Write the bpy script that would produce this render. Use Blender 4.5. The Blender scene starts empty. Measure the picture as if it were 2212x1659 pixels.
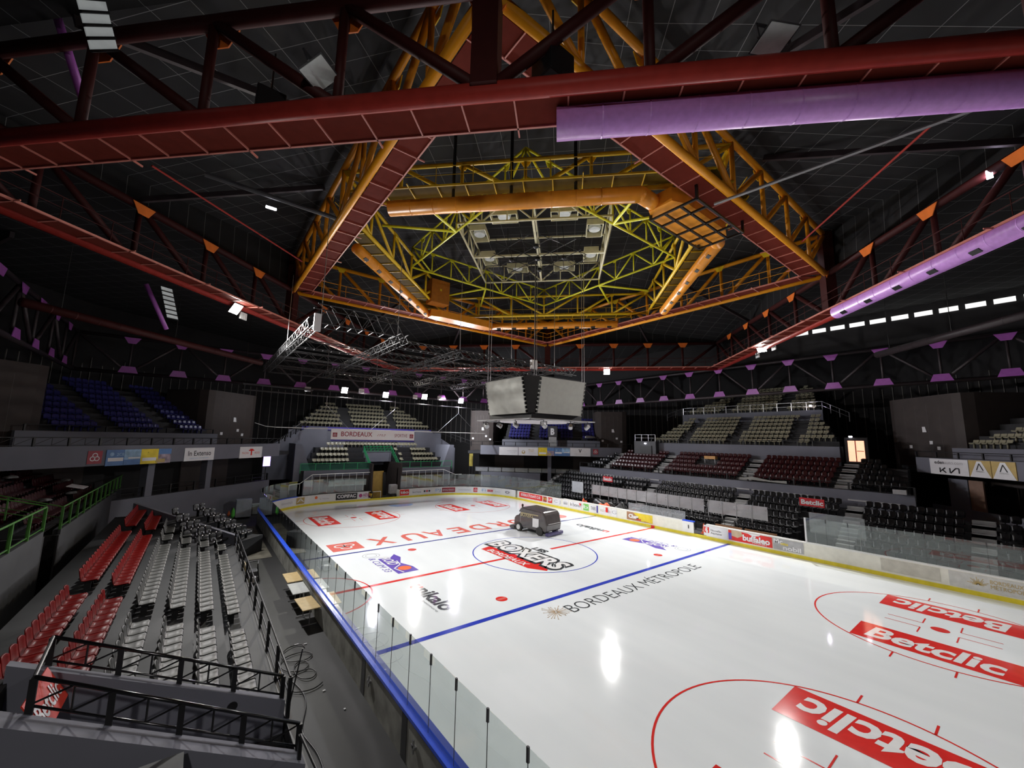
import bpy, bmesh, math, random
from mathutils import Vector, Matrix
random.seed(7)
S = bpy.context.scene
C = S.collection
V = Vector
PI = math.pi

# ---------------------------------------------------------------- camera, world, exposure
def make_camera():
    yaw, pitch, roll = -0.656, 0.137, 0.019
    f = V((-math.sin(yaw) * math.cos(pitch), math.cos(yaw) * math.cos(pitch), math.sin(pitch)))
    r0 = V((math.cos(yaw), math.sin(yaw), 0)); u0 = r0.cross(f)
    r = r0 * math.cos(roll) + u0 * math.sin(roll)
    u = -r0 * math.sin(roll) + u0 * math.cos(roll)
    cd = bpy.data.cameras.new('camera'); co = bpy.data.objects.new('camera', cd); C.objects.link(co)
    m = Matrix((r, u, -f)).transposed().to_4x4(); m.translation = V((-20.122, -23.054, 8.149))
    co.matrix_world = m
    cd.sensor_fit = 'HORIZONTAL'; cd.sensor_width = 36.0; cd.lens = 862.9 * 36.0 / 2212.0
    cd.clip_start = 0.1; cd.clip_end = 400
    S.camera = co
make_camera()
w = bpy.data.worlds.new('world'); S.world = w; w.use_nodes = True
w.node_tree.nodes['Background'].inputs[0].default_value = (0.02, 0.02, 0.025, 1)
w.node_tree.nodes['Background'].inputs[1].default_value = 0.2
S.view_settings.view_transform = 'Standard'; S.view_settings.look = 'None'
S.view_settings.gamma = 1.0; S.view_settings.use_curve_mapping = False
S.view_settings.exposure = 0.95
S.cycles.max_bounces = 6; S.cycles.diffuse_bounces = 4; S.cycles.glossy_bounces = 3; S.cycles.transparent_max_bounces = 20
S.cycles.use_adaptive_sampling = True; S.cycles.adaptive_threshold = 0.03
S.cycles.sample_clamp_indirect = 4.0
S.cycles.use_denoising = True

# ---------------------------------------------------------------- materials
MATS = {}
def mat(name, col, rough=0.6, metal=0.0, var=0.12, scale=3.0, spec=0.5, emit=None, est=1.0, bump=0.0, coat=0.0):
    if name in MATS: return MATS[name]
    m = bpy.data.materials.new(name); m.use_nodes = True; MATS[name] = m
    nt = m.node_tree; b = nt.nodes['Principled BSDF']
    b.inputs['Roughness'].default_value = rough; b.inputs['Metallic'].default_value = metal
    b.inputs['Specular IOR Level'].default_value = spec
    b.inputs['Coat Weight'].default_value = coat
    tc = nt.nodes.new('ShaderNodeTexCoord'); no = nt.nodes.new('ShaderNodeTexNoise')
    no.inputs['Scale'].default_value = scale; no.inputs['Detail'].default_value = 4
    nt.links.new(tc.outputs['Object'], no.inputs['Vector'])
    cr = nt.nodes.new('ShaderNodeValToRGB')
    cr.color_ramp.elements[0].position = 0.3; cr.color_ramp.elements[1].position = 0.75
    cr.color_ramp.elements[0].color = (col[0] * (1 - var), col[1] * (1 - var), col[2] * (1 - var), 1)
    cr.color_ramp.elements[1].color = (min(1, col[0] * (1 + var)), min(1, col[1] * (1 + var)), min(1, col[2] * (1 + var)), 1)
    nt.links.new(no.outputs['Fac'], cr.inputs['Fac']); nt.links.new(cr.outputs['Color'], b.inputs['Base Color'])
    if bump:
        bp = nt.nodes.new('ShaderNodeBump'); bp.inputs['Strength'].default_value = bump
        nt.links.new(no.outputs['Fac'], bp.inputs['Height']); nt.links.new(bp.outputs['Normal'], b.inputs['Normal'])
    if emit:
        b.inputs['Emission Color'].default_value = (*emit, 1); b.inputs['Emission Strength'].default_value = est
    return m

def glass_mat(name, tint, haze, haze_col=(0.75, 0.85, 0.85), rough=0.015, refl=1.0):
    m = bpy.data.materials.new(name); m.use_nodes = True; nt = m.node_tree; nt.nodes.clear()
    out = nt.nodes.new('ShaderNodeOutputMaterial'); tr = nt.nodes.new('ShaderNodeBsdfTransparent')
    gl = nt.nodes.new('ShaderNodeBsdfGlossy'); df = nt.nodes.new('ShaderNodeBsdfDiffuse')
    m1 = nt.nodes.new('ShaderNodeMixShader'); m2 = nt.nodes.new('ShaderNodeMixShader'); fr = nt.nodes.new('ShaderNodeFresnel')
    no = nt.nodes.new('ShaderNodeTexNoise'); no.inputs['Scale'].default_value = 1.5; mr = nt.nodes.new('ShaderNodeMapRange')
    mr.inputs['To Min'].default_value = haze * 0.7; mr.inputs['To Max'].default_value = haze * 1.3
    mu = nt.nodes.new('ShaderNodeMath'); mu.operation = 'MULTIPLY'
    ge = nt.nodes.new('ShaderNodeNewGeometry'); fc = nt.nodes.new('ShaderNodeMapRange'); fc.inputs['To Min'].default_value = refl; fc.inputs['To Max'].default_value = 0.0   # only the outer faces reflect
    nt.links.new(ge.outputs['Backfacing'], fc.inputs['Value']); nt.links.new(fc.outputs[0], mu.inputs[1])
    tr.inputs[0].default_value = (*tint, 1); gl.inputs[0].default_value = (0.95, 1, 1, 1); gl.inputs['Roughness'].default_value = rough
    df.inputs[0].default_value = (*haze_col, 1); fr.inputs[0].default_value = 1.5
    nt.links.new(no.outputs['Fac'], mr.inputs['Value'])
    nt.links.new(mr.outputs[0], m1.inputs[0]); nt.links.new(tr.outputs[0], m1.inputs[1]); nt.links.new(df.outputs[0], m1.inputs[2])
    nt.links.new(fr.outputs[0], mu.inputs[0]); nt.links.new(mu.outputs[0], m2.inputs[0])
    nt.links.new(m1.outputs[0], m2.inputs[1]); nt.links.new(gl.outputs[0], m2.inputs[2])
    nt.links.new(m2.outputs[0], out.inputs[0])
    return m

def ice_mat():
    m = bpy.data.materials.new('ice'); m.use_nodes = True; nt = m.node_tree; b = nt.nodes['Principled BSDF']
    tc = nt.nodes.new('ShaderNodeTexCoord'); n1 = nt.nodes.new('ShaderNodeTexNoise'); n2 = nt.nodes.new('ShaderNodeTexNoise')
    mp = nt.nodes.new('ShaderNodeMapping'); mp.inputs['Scale'].default_value = (1.0, 0.12, 1)
    nt.links.new(tc.outputs['Object'], mp.inputs[0]); nt.links.new(mp.outputs[0], n1.inputs['Vector'])
    nt.links.new(tc.outputs['Object'], n2.inputs['Vector'])
    n1.inputs['Scale'].default_value = 0.9; n2.inputs['Scale'].default_value = 0.25; n1.inputs['Detail'].default_value = 6
    cr = nt.nodes.new('ShaderNodeValToRGB'); e = cr.color_ramp.elements
    e[0].position = 0.25; e[0].color = (0.74, 0.79, 0.81, 1); e[1].position = 0.8; e[1].color = (0.85, 0.90, 0.91, 1)
    mx = nt.nodes.new('ShaderNodeMath'); mx.operation = 'ADD'; hf = nt.nodes.new('ShaderNodeMath'); hf.operation = 'MULTIPLY'; hf.inputs[1].default_value = 0.5
    nt.links.new(n1.outputs['Fac'], mx.inputs[0]); nt.links.new(n2.outputs['Fac'], mx.inputs[1]); nt.links.new(mx.outputs[0], hf.inputs[0])
    nt.links.new(hf.outputs[0], cr.inputs[0]); nt.links.new(cr.outputs[0], b.inputs['Base Color'])
    rr = nt.nodes.new('ShaderNodeMapRange'); rr.inputs['To Min'].default_value = 0.035; rr.inputs['To Max'].default_value = 0.10
    nt.links.new(n1.outputs['Fac'], rr.inputs['Value']); nt.links.new(rr.outputs[0], b.inputs['Roughness'])
    b.inputs['Specular IOR Level'].default_value = 0.35
    n3 = nt.nodes.new('ShaderNodeTexNoise'); n3.inputs['Scale'].default_value = 2.2; n3.inputs['Detail'].default_value = 3
    nt.links.new(mp.outputs[0], n3.inputs['Vector'])
    bp = nt.nodes.new('ShaderNodeBump'); bp.inputs['Strength'].default_value = 0.03; bp.inputs['Distance'].default_value = 0.02
    nt.links.new(n3.outputs['Fac'], bp.inputs['Height']); nt.links.new(bp.outputs[0], b.inputs['Normal'])
    return m

def roof_mat():
    m = bpy.data.materials.new('roof_panels'); m.use_nodes = True; nt = m.node_tree; b = nt.nodes['Principled BSDF']
    tc = nt.nodes.new('ShaderNodeTexCoord'); br = nt.nodes.new('ShaderNodeTexBrick')
    mp = nt.nodes.new('ShaderNodeMapping'); mp.inputs['Rotation'].default_value = (0, 0, PI / 4)
    nt.links.new(tc.outputs['Object'], mp.inputs[0]); nt.links.new(mp.outputs[0], br.inputs['Vector'])
    br.offset = 0; br.inputs['Scale'].default_value = 1.0; br.inputs['Brick Width'].default_value = 1.5; br.inputs['Row Height'].default_value = 1.2
    br.inputs['Mortar Size'].default_value = 0.012; br.inputs['Mortar Smooth'].default_value = 0.1
    br.inputs['Color1'].default_value = (0.007, 0.007, 0.0075, 1); br.inputs['Color2'].default_value = (0.009, 0.009, 0.0095, 1)
    br.inputs['Mortar'].default_value = (0.18, 0.18, 0.18, 1)
    nt.links.new(br.outputs['Color'], b.inputs['Base Color']); b.inputs['Roughness'].default_value = 0.8
    return m

ICE = ice_mat(); ROOF = roof_mat()
GLASS = glass_mat('rink_glass', (0.94, 0.972, 0.962), 0.045, (0.8, 0.9, 0.88), refl=2.6)
GLASS2 = glass_mat('scuffed_glass', (0.86, 0.88, 0.89), 0.16, (0.75, 0.76, 0.80), 0.05, 2.0)
M = dict(
 conc=mat('dark_floor', (0.020, 0.020, 0.021), 0.55, var=0.35, scale=0.5),
 tread=mat('grey_tread', (0.036, 0.038, 0.041), 0.65, var=0.2, scale=0.8),
 tread_d=mat('dark_tread', (0.018, 0.018, 0.021), 0.7, var=0.2),
 wallg=mat('blue_grey_wall', (0.15, 0.155, 0.19), 0.75, var=0.08, scale=0.6),
 walld=mat('charcoal_wall', (0.012, 0.011, 0.012), 0.85, var=0.15),
 brown=mat('brown_panel', (0.045, 0.034, 0.031), 0.7, var=0.12, scale=1.5),
 batten=mat('grey_batten', (0.20, 0.19, 0.175), 0.6),
 white=mat('board_white', (0.80, 0.80, 0.78), 0.3, var=0.05, scale=1.2),
 cream=mat('board_cream', (0.78, 0.77, 0.68), 0.35, var=0.06),
 outer=mat('stained_concrete', (0.30, 0.30, 0.27), 0.75, var=0.4, scale=1.6),
 yellow=mat('kick_yellow', (0.75, 0.62, 0.03), 0.35, var=0.1),
 blue=mat('rail_blue', (0.03, 0.10, 0.75), 0.25, var=0.08),
 black=mat('black_paint', (0.010, 0.010, 0.011), 0.4, var=0.1),
 blackg=mat('black_gloss', (0.008, 0.008, 0.009), 0.18, var=0.1, spec=0.6),
 dgrey=mat('dark_grey', (0.05, 0.05, 0.055), 0.5),
 steel=mat('steel', (0.45, 0.45, 0.46), 0.3, 0.9),
 alu=mat('truss_alu', (0.35, 0.35, 0.36), 0.4, 0.7),
 stage=mat('stage_truss_grey', (0.03, 0.03, 0.032), 0.5, 0.3),
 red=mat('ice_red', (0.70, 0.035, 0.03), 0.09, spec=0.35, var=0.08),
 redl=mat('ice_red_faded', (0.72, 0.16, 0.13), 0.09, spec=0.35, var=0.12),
 iceblue=mat('ice_blue', (0.035, 0.06, 0.50), 0.09, spec=0.35, var=0.15, scale=1.0),
 navy=mat('ice_navy', (0.05, 0.055, 0.28), 0.09, spec=0.35, var=0.15),
 lblue=mat('crease_blue', (0.33, 0.52, 0.85), 0.09, spec=0.35),
 iwhite=mat('ice_white_paint', (0.80, 0.81, 0.81), 0.09, spec=0.35, var=0.04),
 idark=mat('ice_dark_paint', (0.05, 0.055, 0.06), 0.09, spec=0.35),
 igrey=mat('ice_grey_paint', (0.30, 0.31, 0.32), 0.09, spec=0.35),
 purple=mat('ice_purple', (0.13, 0.08, 0.45), 0.09, spec=0.35),
 orange_i=mat('ice_orange', (0.85, 0.16, 0.05), 0.09, spec=0.35),
 tan=mat('tan_paint', (0.55, 0.42, 0.28), 0.09, spec=0.35),
 s_grey=mat('seat_grey', (0.045, 0.047, 0.042), 0.5, var=0.1),
 s_red=mat('seat_red', (0.16, 0.002, 0.001), 0.38, var=0.12, spec=0.10),
 s_black=mat('seat_black', (0.007, 0.007, 0.008), 0.32, spec=0.22),
 s_maroon=mat('seat_maroon', (0.035, 0.004, 0.006), 0.3, spec=0.35),
 s_beige=mat('seat_beige', (0.33, 0.31, 0.22), 0.3, var=0.08),
 s_blue=mat('seat_blue', (0.03, 0.03, 0.16), 0.3, spec=0.35),
 p_purple=mat('truss_purple', (0.36, 0.10, 0.42), 0.35, var=0.1),
 d_purple=mat('duct_purple', (0.62, 0.30, 0.78), 0.38, var=0.08, scale=6),
 t_dark=mat('truss_dark', (0.035, 0.025, 0.028), 0.5),
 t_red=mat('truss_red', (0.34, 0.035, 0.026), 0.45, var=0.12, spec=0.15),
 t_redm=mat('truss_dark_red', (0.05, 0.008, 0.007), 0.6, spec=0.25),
 t_plate=mat('walkway_plate', (0.15, 0.024, 0.015), 0.85, spec=0.1, var=0.1),
 t_oran=mat('truss_orange', (1.0, 0.40, 0.015), 0.35, var=0.04),
 t_ored=mat('gusset_orange', (0.85, 0.20, 0.03), 0.4),
 t_yel=mat('truss_amber', (0.95, 0.62, 0.02), 0.38, var=0.1),
 t_yelp=mat('amber_plate', (0.13, 0.085, 0.008), 0.8, spec=0.15),
 t_lime=mat('truss_lime', (0.92, 0.90, 0.04), 0.38, var=0.1),
 t_cream=mat('truss_cream', (0.92, 0.88, 0.60), 0.45, var=0.08),
 d_oran=mat('duct_orange', (0.95, 0.36, 0.03), 0.35, var=0.06),
 rib=mat('rib_pink', (0.62, 0.22, 0.17), 0.4),
 green=mat('rail_green', (0.02, 0.35, 0.12), 0.35),
 greenl=mat('rail_leaf_green', (0.06, 0.20, 0.03), 0.4),
 screen=mat('screen_grey', (0.36, 0.36, 0.33), 0.7, var=0.05),
 wood=mat('table_wood', (0.62, 0.46, 0.22), 0.4, var=0.12, scale=5),
 ply=mat('plywood', (0.52, 0.40, 0.18), 0.6, var=0.15),
 sign_w=mat('sign_white', (0.78, 0.78, 0.80), 0.4, var=0.03),
 cloth_w=mat('banner_cloth', (0.93, 0.92, 0.93), 0.6, var=0.02),
 sign_r=mat('sign_red', (0.60, 0.02, 0.03), 0.4),
 sign_dr=mat('sign_dark_red', (0.32, 0.02, 0.04), 0.4),
 sign_b=mat('sign_blue', (0.10, 0.22, 0.48), 0.4),
 sign_lb=mat('sign_light_blue', (0.30, 0.48, 0.68), 0.4, var=0.4, scale=2),
 sign_y=mat('sign_yellow', (0.80, 0.62, 0.03), 0.4),
 sign_pb=mat('sign_picture', (0.35, 0.28, 0.35), 0.4, var=0.6, scale=2.5),
 sign_k=mat('sign_black', (0.02, 0.02, 0.022), 0.4),
 sign_g=mat('sign_grey', (0.42, 0.42, 0.43), 0.4),
 sign_gold=mat('sign_gold', (0.50, 0.36, 0.12), 0.4),
 sign_mag=mat('sign_magenta', (0.45, 0.04, 0.20), 0.4),
 sign_gr=mat('sign_green', (0.20, 0.55, 0.12), 0.4),
 navyb=mat('banner_navy', (0.05, 0.035, 0.30), 0.5),
 cone=mat('cone_orange', (0.85, 0.12, 0.03), 0.4),
 gold=mat('lettering_gold', (0.45, 0.38, 0.22), 0.4),
 skin=mat('skin', (0.55, 0.33, 0.24), 0.5), hair=mat('hair_brown', (0.05, 0.025, 0.015), 0.5),
 coat=mat('coat_dark', (0.03, 0.03, 0.035), 0.7),
 van=mat('resurfacer_black', (0.085, 0.075, 0.074), 0.16, var=0.1, coat=0.5),
 lamp=mat('lamp_lit', (1, 1, 1), 0.3, emit=(1.0, 0.97, 0.92), est=35),
 lampv=mat('lamp_lit_violet', (1, 1, 1), 0.3, emit=(0.86, 0.75, 1.0), est=25),
 lamps=mat('small_lamp_lit', (1, 1, 1), 0.3, emit=(0.9, 0.9, 1.0), est=12),
 lampoff=mat('lamp_glass_off', (0.85, 0.92, 0.90), 0.4),
 stair=mat('stair_grey', (0.26, 0.26, 0.26), 0.65),
 door=mat('corridor_lit', (0.8, 0.45, 0.32), 0.6, emit=(1.0, 0.45, 0.28), est=0.75),
 tv=mat('screen_lit', (0.5, 0.4, 0.9), 0.4, emit=(0.45, 0.35, 1.0), est=1.5, var=0.5),
 sky=mat('skylight_glazing', (0.4, 0.42, 0.42), 0.5, emit=(0.75, 0.8, 0.8), est=0.10, var=0.1),
 sky2=mat('daylight_slot', (0.6, 0.6, 0.6), 0.5, emit=(0.9, 0.9, 0.88), est=0.55, var=0.1),
)

# ---------------------------------------------------------------- mesh helpers
class MB:
    def __init__(s): s.v = []; s.f = []
    def quadbox(s, P):
        n = len(s.v); s.v += [tuple(p) for p in P]
        for a in ((0, 3, 2, 1), (4, 5, 6, 7), (0, 1, 5, 4), (1, 2, 6, 5), (2, 3, 7, 6), (3, 0, 4, 7)): s.f.append(tuple(n + i for i in a))
        return s
    def box(s, x0, x1, y0, y1, z0, z1):
        return s.quadbox([(x0, y0, z0), (x1, y0, z0), (x1, y1, z0), (x0, y1, z0), (x0, y0, z1), (x1, y0, z1), (x1, y1, z1), (x0, y1, z1)])
    def obox(s, o, X, Y, Z, x0, x1, y0, y1, z0, z1):
        o = V(o); X = V(X); Y = V(Y); Z = V(Z)
        return s.quadbox([o + X * a + Y * b + Z * c for a, b, c in ((x0, y0, z0), (x1, y0, z0), (x1, y1, z0), (x0, y1, z0), (x0, y0, z1), (x1, y0, z1), (x1, y1, z1), (x0, y1, z1))])
    def tube(s, a, b, r, n=8, r2=None, cap=True):
        a = V(a); b = V(b); d = (b - a)
        if d.length < 1e-6: return s
        d.normalize(); t = V((0, 0, 1)) if abs(d.z) < 0.9 else V((1, 0, 0))
        x = d.cross(t).normalized(); y = d.cross(x); r2 = r if r2 is None else r2; k = len(s.v)
        for p, q in ((a, r), (b, r2)):
            for i in range(n):
                an = 2 * PI * (i + 0.5) / n; s.v.append(tuple(p + x * math.cos(an) * q + y * math.sin(an) * q))
        for i in range(n):
            j = (i + 1) % n; s.f.append((k + i, k + j, k + n + j, k + n + i))
        if cap: s.f.append(tuple(k + i for i in reversed(range(n)))); s.f.append(tuple(k + n + i for i in range(n)))
        return s
    def path(s, pts, r, n=8):
        for a, b in zip(pts, pts[1:]): s.tube(a, b, r, n)
        return s
    def beam(s, a, b, w, h, up=(0, 0, 1)):
        a = V(a); b = V(b); d = (b - a); L = d.length; d.normalize(); up = V(up)
        x = d.cross(up)
        if x.length < 1e-4: x = V((1, 0, 0))
        x.normalize(); z = x.cross(d)
        return s.obox(a, x, d, z, -w / 2, w / 2, 0, L, -h / 2, h / 2)
    def poly(s, pts): n = len(s.v); s.v += [tuple(p) for p in pts]; s.f.append(tuple(range(n, n + len(pts)))); return s
    def prism(s, pts, off):
        off = V(off); n = len(s.v); k = len(pts); s.v += [tuple(p) for p in pts] + [tuple(V(p) + off) for p in pts]
        s.f.append(tuple(range(n + k - 1, n - 1, -1))); s.f.append(tuple(range(n + k, n + 2 * k)))
        for i in range(k): j = (i + 1) % k; s.f.append((n + i, n + j, n + k + j, n + k + i))
        return s
    def lathe(s, prof, c=(0, 0, 0), n=16):
        k = len(s.v); c = V(c)
        for r, z in prof:
            for i in range(n): a = 2 * PI * i / n; s.v.append((c.x + r * math.cos(a), c.y + r * math.sin(a), c.z + z))
        for q in range(len(prof) - 1):
            for i in range(n): j = (i + 1) % n; s.f.append((k + q * n + i, k + q * n + j, k + (q + 1) * n + j, k + (q + 1) * n + i))
        s.f.append(tuple(k + i for i in reversed(range(n)))); s.f.append(tuple(k + (len(prof) - 1) * n + i for i in range(n)))
        return s
    def ring(s, cx, cy, r0, r1, z0, z1, n=72, a0=0, a1=2 * PI):
        for i in range(n):
            a = a0 + (a1 - a0) * i / n; b = a0 + (a1 - a0) * (i + 1) / n
            ca, sa, cb, sb = math.cos(a), math.sin(a), math.cos(b), math.sin(b)
            s.poly([(cx + r0 * ca, cy + r0 * sa, z1), (cx + r1 * ca, cy + r1 * sa, z1), (cx + r1 * cb, cy + r1 * sb, z1), (cx + r0 * cb, cy + r0 * sb, z1)])
        return s
    def disc(s, c, X, Y, r, n=28, off=(0, 0, 0)):
        X = V(X); Y = V(Y); c = V(c) + V(off)
        return s.poly([c + X * r * math.cos(2 * PI * i / n) + Y * r * math.sin(2 * PI * i / n) for i in range(n)])
    def mesh(s, name, m, smooth=False):
        me = bpy.data.meshes.new(name); me.from_pydata(s.v, [], s.f); me.update()
        if m: me.materials.append(m)
        if smooth: me.polygons.foreach_set('use_smooth', [True] * len(me.polygons))
        return me
    def build(s, name, m, parent=None, smooth=False, bevel=0.0):
        me = s.mesh(name, m, smooth); o = bpy.data.objects.new(name, me); C.objects.link(o)
        if parent is not None: o.parent = parent
        if bevel:
            b = o.modifiers.new('bevel', 'BEVEL'); b.width = bevel; b.segments = 2; b.limit_method = 'ANGLE'
        return o

def tag(o, label=None, cat=None, group=None, kind=None):
    if label: o['label'] = label
    if cat: o['category'] = cat
    if group: o['group'] = group
    if kind: o['kind'] = kind
    return o
def thing(name, label, cat, loc=(0, 0, 0), rz=0.0, group=None):
    o = bpy.data.objects.new(name, None); C.objects.link(o); o.location = loc; o.rotation_euler = (0, 0, rz)
    o.empty_display_size = 0.2
    return tag(o, label, cat, group)
def struct(o): o['kind'] = 'structure'; return o
def copy_tree(o, parent=None):
    c = o.copy(); C.objects.link(c)
    if parent is not None: c.parent = parent
    for ch in list(KIDS.get(o.name, [])): copy_tree(ch, c)
    return c
KIDS = {}
def reg(root):
    for ch in [x for x in bpy.data.objects if x.parent == root]:
        KIDS.setdefault(root.name, []).append(ch)
        for g in [x for x in bpy.data.objects if x.parent == ch]: KIDS.setdefault(ch.name, []).append(g)
ORD = ['nearest', 'second', 'third', 'fourth', 'fifth', 'sixth', 'seventh', 'eighth', 'ninth', 'tenth', 'eleventh', 'twelfth', 'thirteenth', 'fourteenth', 'fifteenth',
       'sixteenth', 'seventeenth', 'eighteenth', 'nineteenth', 'twentieth']
def ordn(i):
    if i < 20: return ORD[i]
    n = i + 1; return str(n) + ({1: 'st', 2: 'nd', 3: 'rd'}.get(n % 10, 'th') if n % 100 not in (11, 12, 13) else 'th')

_txt = {}
def text(name, s, size, o, X, Y, m, parent=None, width=None, bold=0.0, shear=0.0, depth=0.004, center=False):
    """lettering: o = baseline start, X reading direction, Y up direction of the letters"""
    key = (s, bold, shear)
    if key not in _txt:
        cu = bpy.data.curves.new('t', 'FONT'); cu.body = s; cu.size = 1.0; cu.offset = bold; cu.shear = shear; cu.resolution_u = 3
        ob = bpy.data.objects.new('t', cu); C.objects.link(ob)
        me = bpy.data.meshes.new_from_object(ob.evaluated_get(bpy.context.evaluated_depsgraph_get()))
        vs = [v.co.copy() for v in me.vertices]; fs = [tuple(p.vertices) for p in me.polygons]
        bpy.data.objects.remove(ob); bpy.data.curves.remove(cu); bpy.data.meshes.remove(me); _txt[key] = (vs, fs)
    vs, fs = _txt[key]
    x0 = min(v.x for v in vs); x1 = max(v.x for v in vs); y1 = max(v.y for v in vs)
    sy = size / 0.70; sx = sy if width is None else width / (x1 - x0)
    X = V(X).normalized(); Y = V(Y).normalized(); N = X.cross(Y); o = V(o) - (X * (x1 - x0) * sx / 2 if center else V())
    b = MB(); b.v = [tuple(o + X * (v.x - x0) * sx + Y * v.y * sy + N * depth) for v in vs]; b.f = fs
    return b.build(name, m, parent)
def patch(name, o, X, Y, w, h, m, parent=None, off=0.002, th=0.002):
    X = V(X).normalized(); Y = V(Y).normalized(); N = X.cross(Y)
    return MB().obox(o, X, Y, N, 0, w, 0, h, off - th, off).build(name, m, parent)

# ---------------------------------------------------------------- large structure: shell of the hall
HX, HY, HR = 14.95, 29.75, 8.5
struct(MB().box(-60, 60, -45, 60, -0.3, -0.02).build('floor', M['conc']))
def shell():
    # inner edge of the arena wall, an octagon in plan
    P = [(43.5, 14), (43.5, -14), (30, -34), (-30, -34), (-43.5, -14), (-43.5, 14), (-30, 34), (-13, 45), (13, 45), (30, 34)]
    names = ['wall_right', 'wall_near_right', 'wall_near', 'wall_near_left', 'wall_left', 'wall_far_left', 'wall_far_left_end', 'wall_far', 'wall_far_right_end', 'wall_far_right']
    for i, nm in enumerate(names):
        a = V((*P[i], 0)); b = V((*P[(i + 1) % len(P)], 0)); d = (b - a).normalized(); n = V((d.y, -d.x, 0))
        if n.dot(a) < 0: n = -n
        o = struct(MB().obox(a, d, n, (0, 0, 1), -0.1, (b - a).length + 0.1, 0, 0.3, 0, 21).build(nm, M['walld']))
        L = (b - a).length; bt = MB(); k = 0.5
        while k < L:
            z1 = 15.5 - (0.7 if int(k / 0.9) % 3 else 0)
            bt.obox(a, d, n, (0, 0, 1), k, k + 0.05, -0.09, -0.005, 7.5, z1); k += 0.9
        tag(bt.build('batten_cladding', M['batten'], o), 'thin vertical metal battens', kind='stuff')
shell()
def roofs():
    z0, z1, z2 = 20.9, 24.0, 25.4
    m = MB(); R = [(30.6, 0), (0, 30.6), (-30.6, 0), (0, -30.6)]; O = [(46, -46), (46, 60), (-46, 60), (-46, -46)]
    for i in range(4):
        a = (*R[i], z0); b = (*R[(i + 1) % 4], z0)
        m.poly([a, (*O[(i + 1) % 4], z0), b]); m.poly([(*O[i], z0), (*O[(i + 1) % 4], z0), a])
    o = struct(m.build('ceiling', ROOF)); q = MB(); U = [(15.4, 15.4), (-15.4, 15.4), (-15.4, -15.4), (15.4, -15.4)]
    for i in range(4):
        q.poly([(*R[i], z0), (*R[(i + 1) % 4], z0), (*U[i], z1)]); q.poly([(*R[(i + 1) % 4], z0), (*U[(i + 1) % 4], z1), (*U[i], z1)])
    q.poly([(x, y, z1) for x, y in U][::-1]) if 0 else None
    for i in range(4):
        a = U[i]; b = U[(i + 1) % 4]; k = 0.72
        q.poly([(*a, z1), (*b, z1), (b[0] * k, b[1] * k, z2), (a[0] * k, a[1] * k, z2)])
    q.poly([(x * 0.72, y * 0.72, z2) for x, y in U]); struct(q.build('ceiling_centre', ROOF))
    pur = MB()   # roof beams under the panels
    for i in range(4):
        for t in (0.2, 0.5, 0.8):
            a = V((*R[i], z0)).lerp(V((*R[(i + 1) % 4], z0)), t); c = V((*U[i], z1)).lerp(V((*U[(i + 1) % 4], z1)), 0) if t != 0.5 else V((*U[i], z1))
            if t != 0.5:
                j = (i - 1) % 4 if t == 0.2 else (i + 1) % 4
                c = V((*U[i], z1)).lerp(V((*U[j], z1)), 0.4)
            pur.beam(a - V((0, 0, .15)), c - V((0, 0, .15)), 0.18, 0.3)
    for s in (1, -1):
        for y in range(-40, 45, 8):
            pur.beam((s * 31, y * 0.4, 20.6), (s * 44, y, 20.6), 0.2, 0.4)
    struct(pur.build('trim_roof_beams', M['t_dark']))
    for nm, x, ys, z in (('window_1', 30.4, [(-8.2 - 1.55 * i, -8.2 - 1.55 * i - 1.15) for i in range(11)], 20.0), ):
        b = MB()
        for y0, y1 in ys: b.box(x, x + 0.08, y1, y0, z - 0.12, z + 0.28)
        struct(b.build(nm, M['sky2']))
        struct(MB().box(x + 0.1, x + 0.3, -30, 30, 17.6, 20.9).build('wall_clerestory_right', M['walld']))
    # inclined glazing on the left
    for nm, a, bb, lo, n in (('window_2', (-23.98, -8.11, 19.92), (-23.56, -7.68, 20.6), (-23.63, -7.73, 18.8), 4), ('window_3', (-23.27, 12.73, 18.14), (-22.72, 13.28, 18.21), (-22.74, 13.26, 16.07), 7)):
        a = V(a); bb = V(bb); up = (V(lo) - a); H = up.length; up.normalize()
        o = MB(); fr = MB(); d = (bb - a)
        for i in range(n):
            p = a + up * (H * i / n); o.prism([p, p + d, p + d + up * (H / n - 0.09), p + up * (H / n - 0.09)], d.cross(up).normalized() * 0.04)
            fr.beam(p + up * (H / n - 0.045), p + d + up * (H / n - 0.045), 0.09, 0.06)
        w0 = struct(o.build(nm, M['sky'])); fr.build('window_frame', M['black'], w0)
roofs()

# ---------------------------------------------------------------- boards path
def board_path(step=0.4):
    """rounded rectangle through the inner face, from the near left, up the left side, round the far end and down the right side"""
    pts = []; y = -27.0
    while y < HY - HR: pts.append((-HX, y)); y += step
    n = 18
    for i in range(n + 1): a = PI - (PI / 2) * i / n; pts.append((-HX + HR + HR * math.cos(a), HY - HR + HR * math.sin(a)))
    x = -HX + HR + step
    while x < HX - HR: pts.append((x, HY)); x += step
    for i in range(n + 1): a = PI / 2 - (PI / 2) * i / n; pts.append((HX - HR + HR * math.cos(a), HY - HR + HR * math.sin(a)))
    y = HY - HR - step
    while y > -27.0: pts.append((HX, y)); y -= step
    pts.append((HX, -27.0)); return pts
def cut(pts, test):
    """split into runs of consecutive points that pass the test"""
    runs = []; cur = []
    for p in pts:
        if test(p): cur.append(p)
        elif cur: runs.append(cur); cur = []
    if cur: runs.append(cur)
    return [r for r in runs if len(r) > 1]
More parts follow.
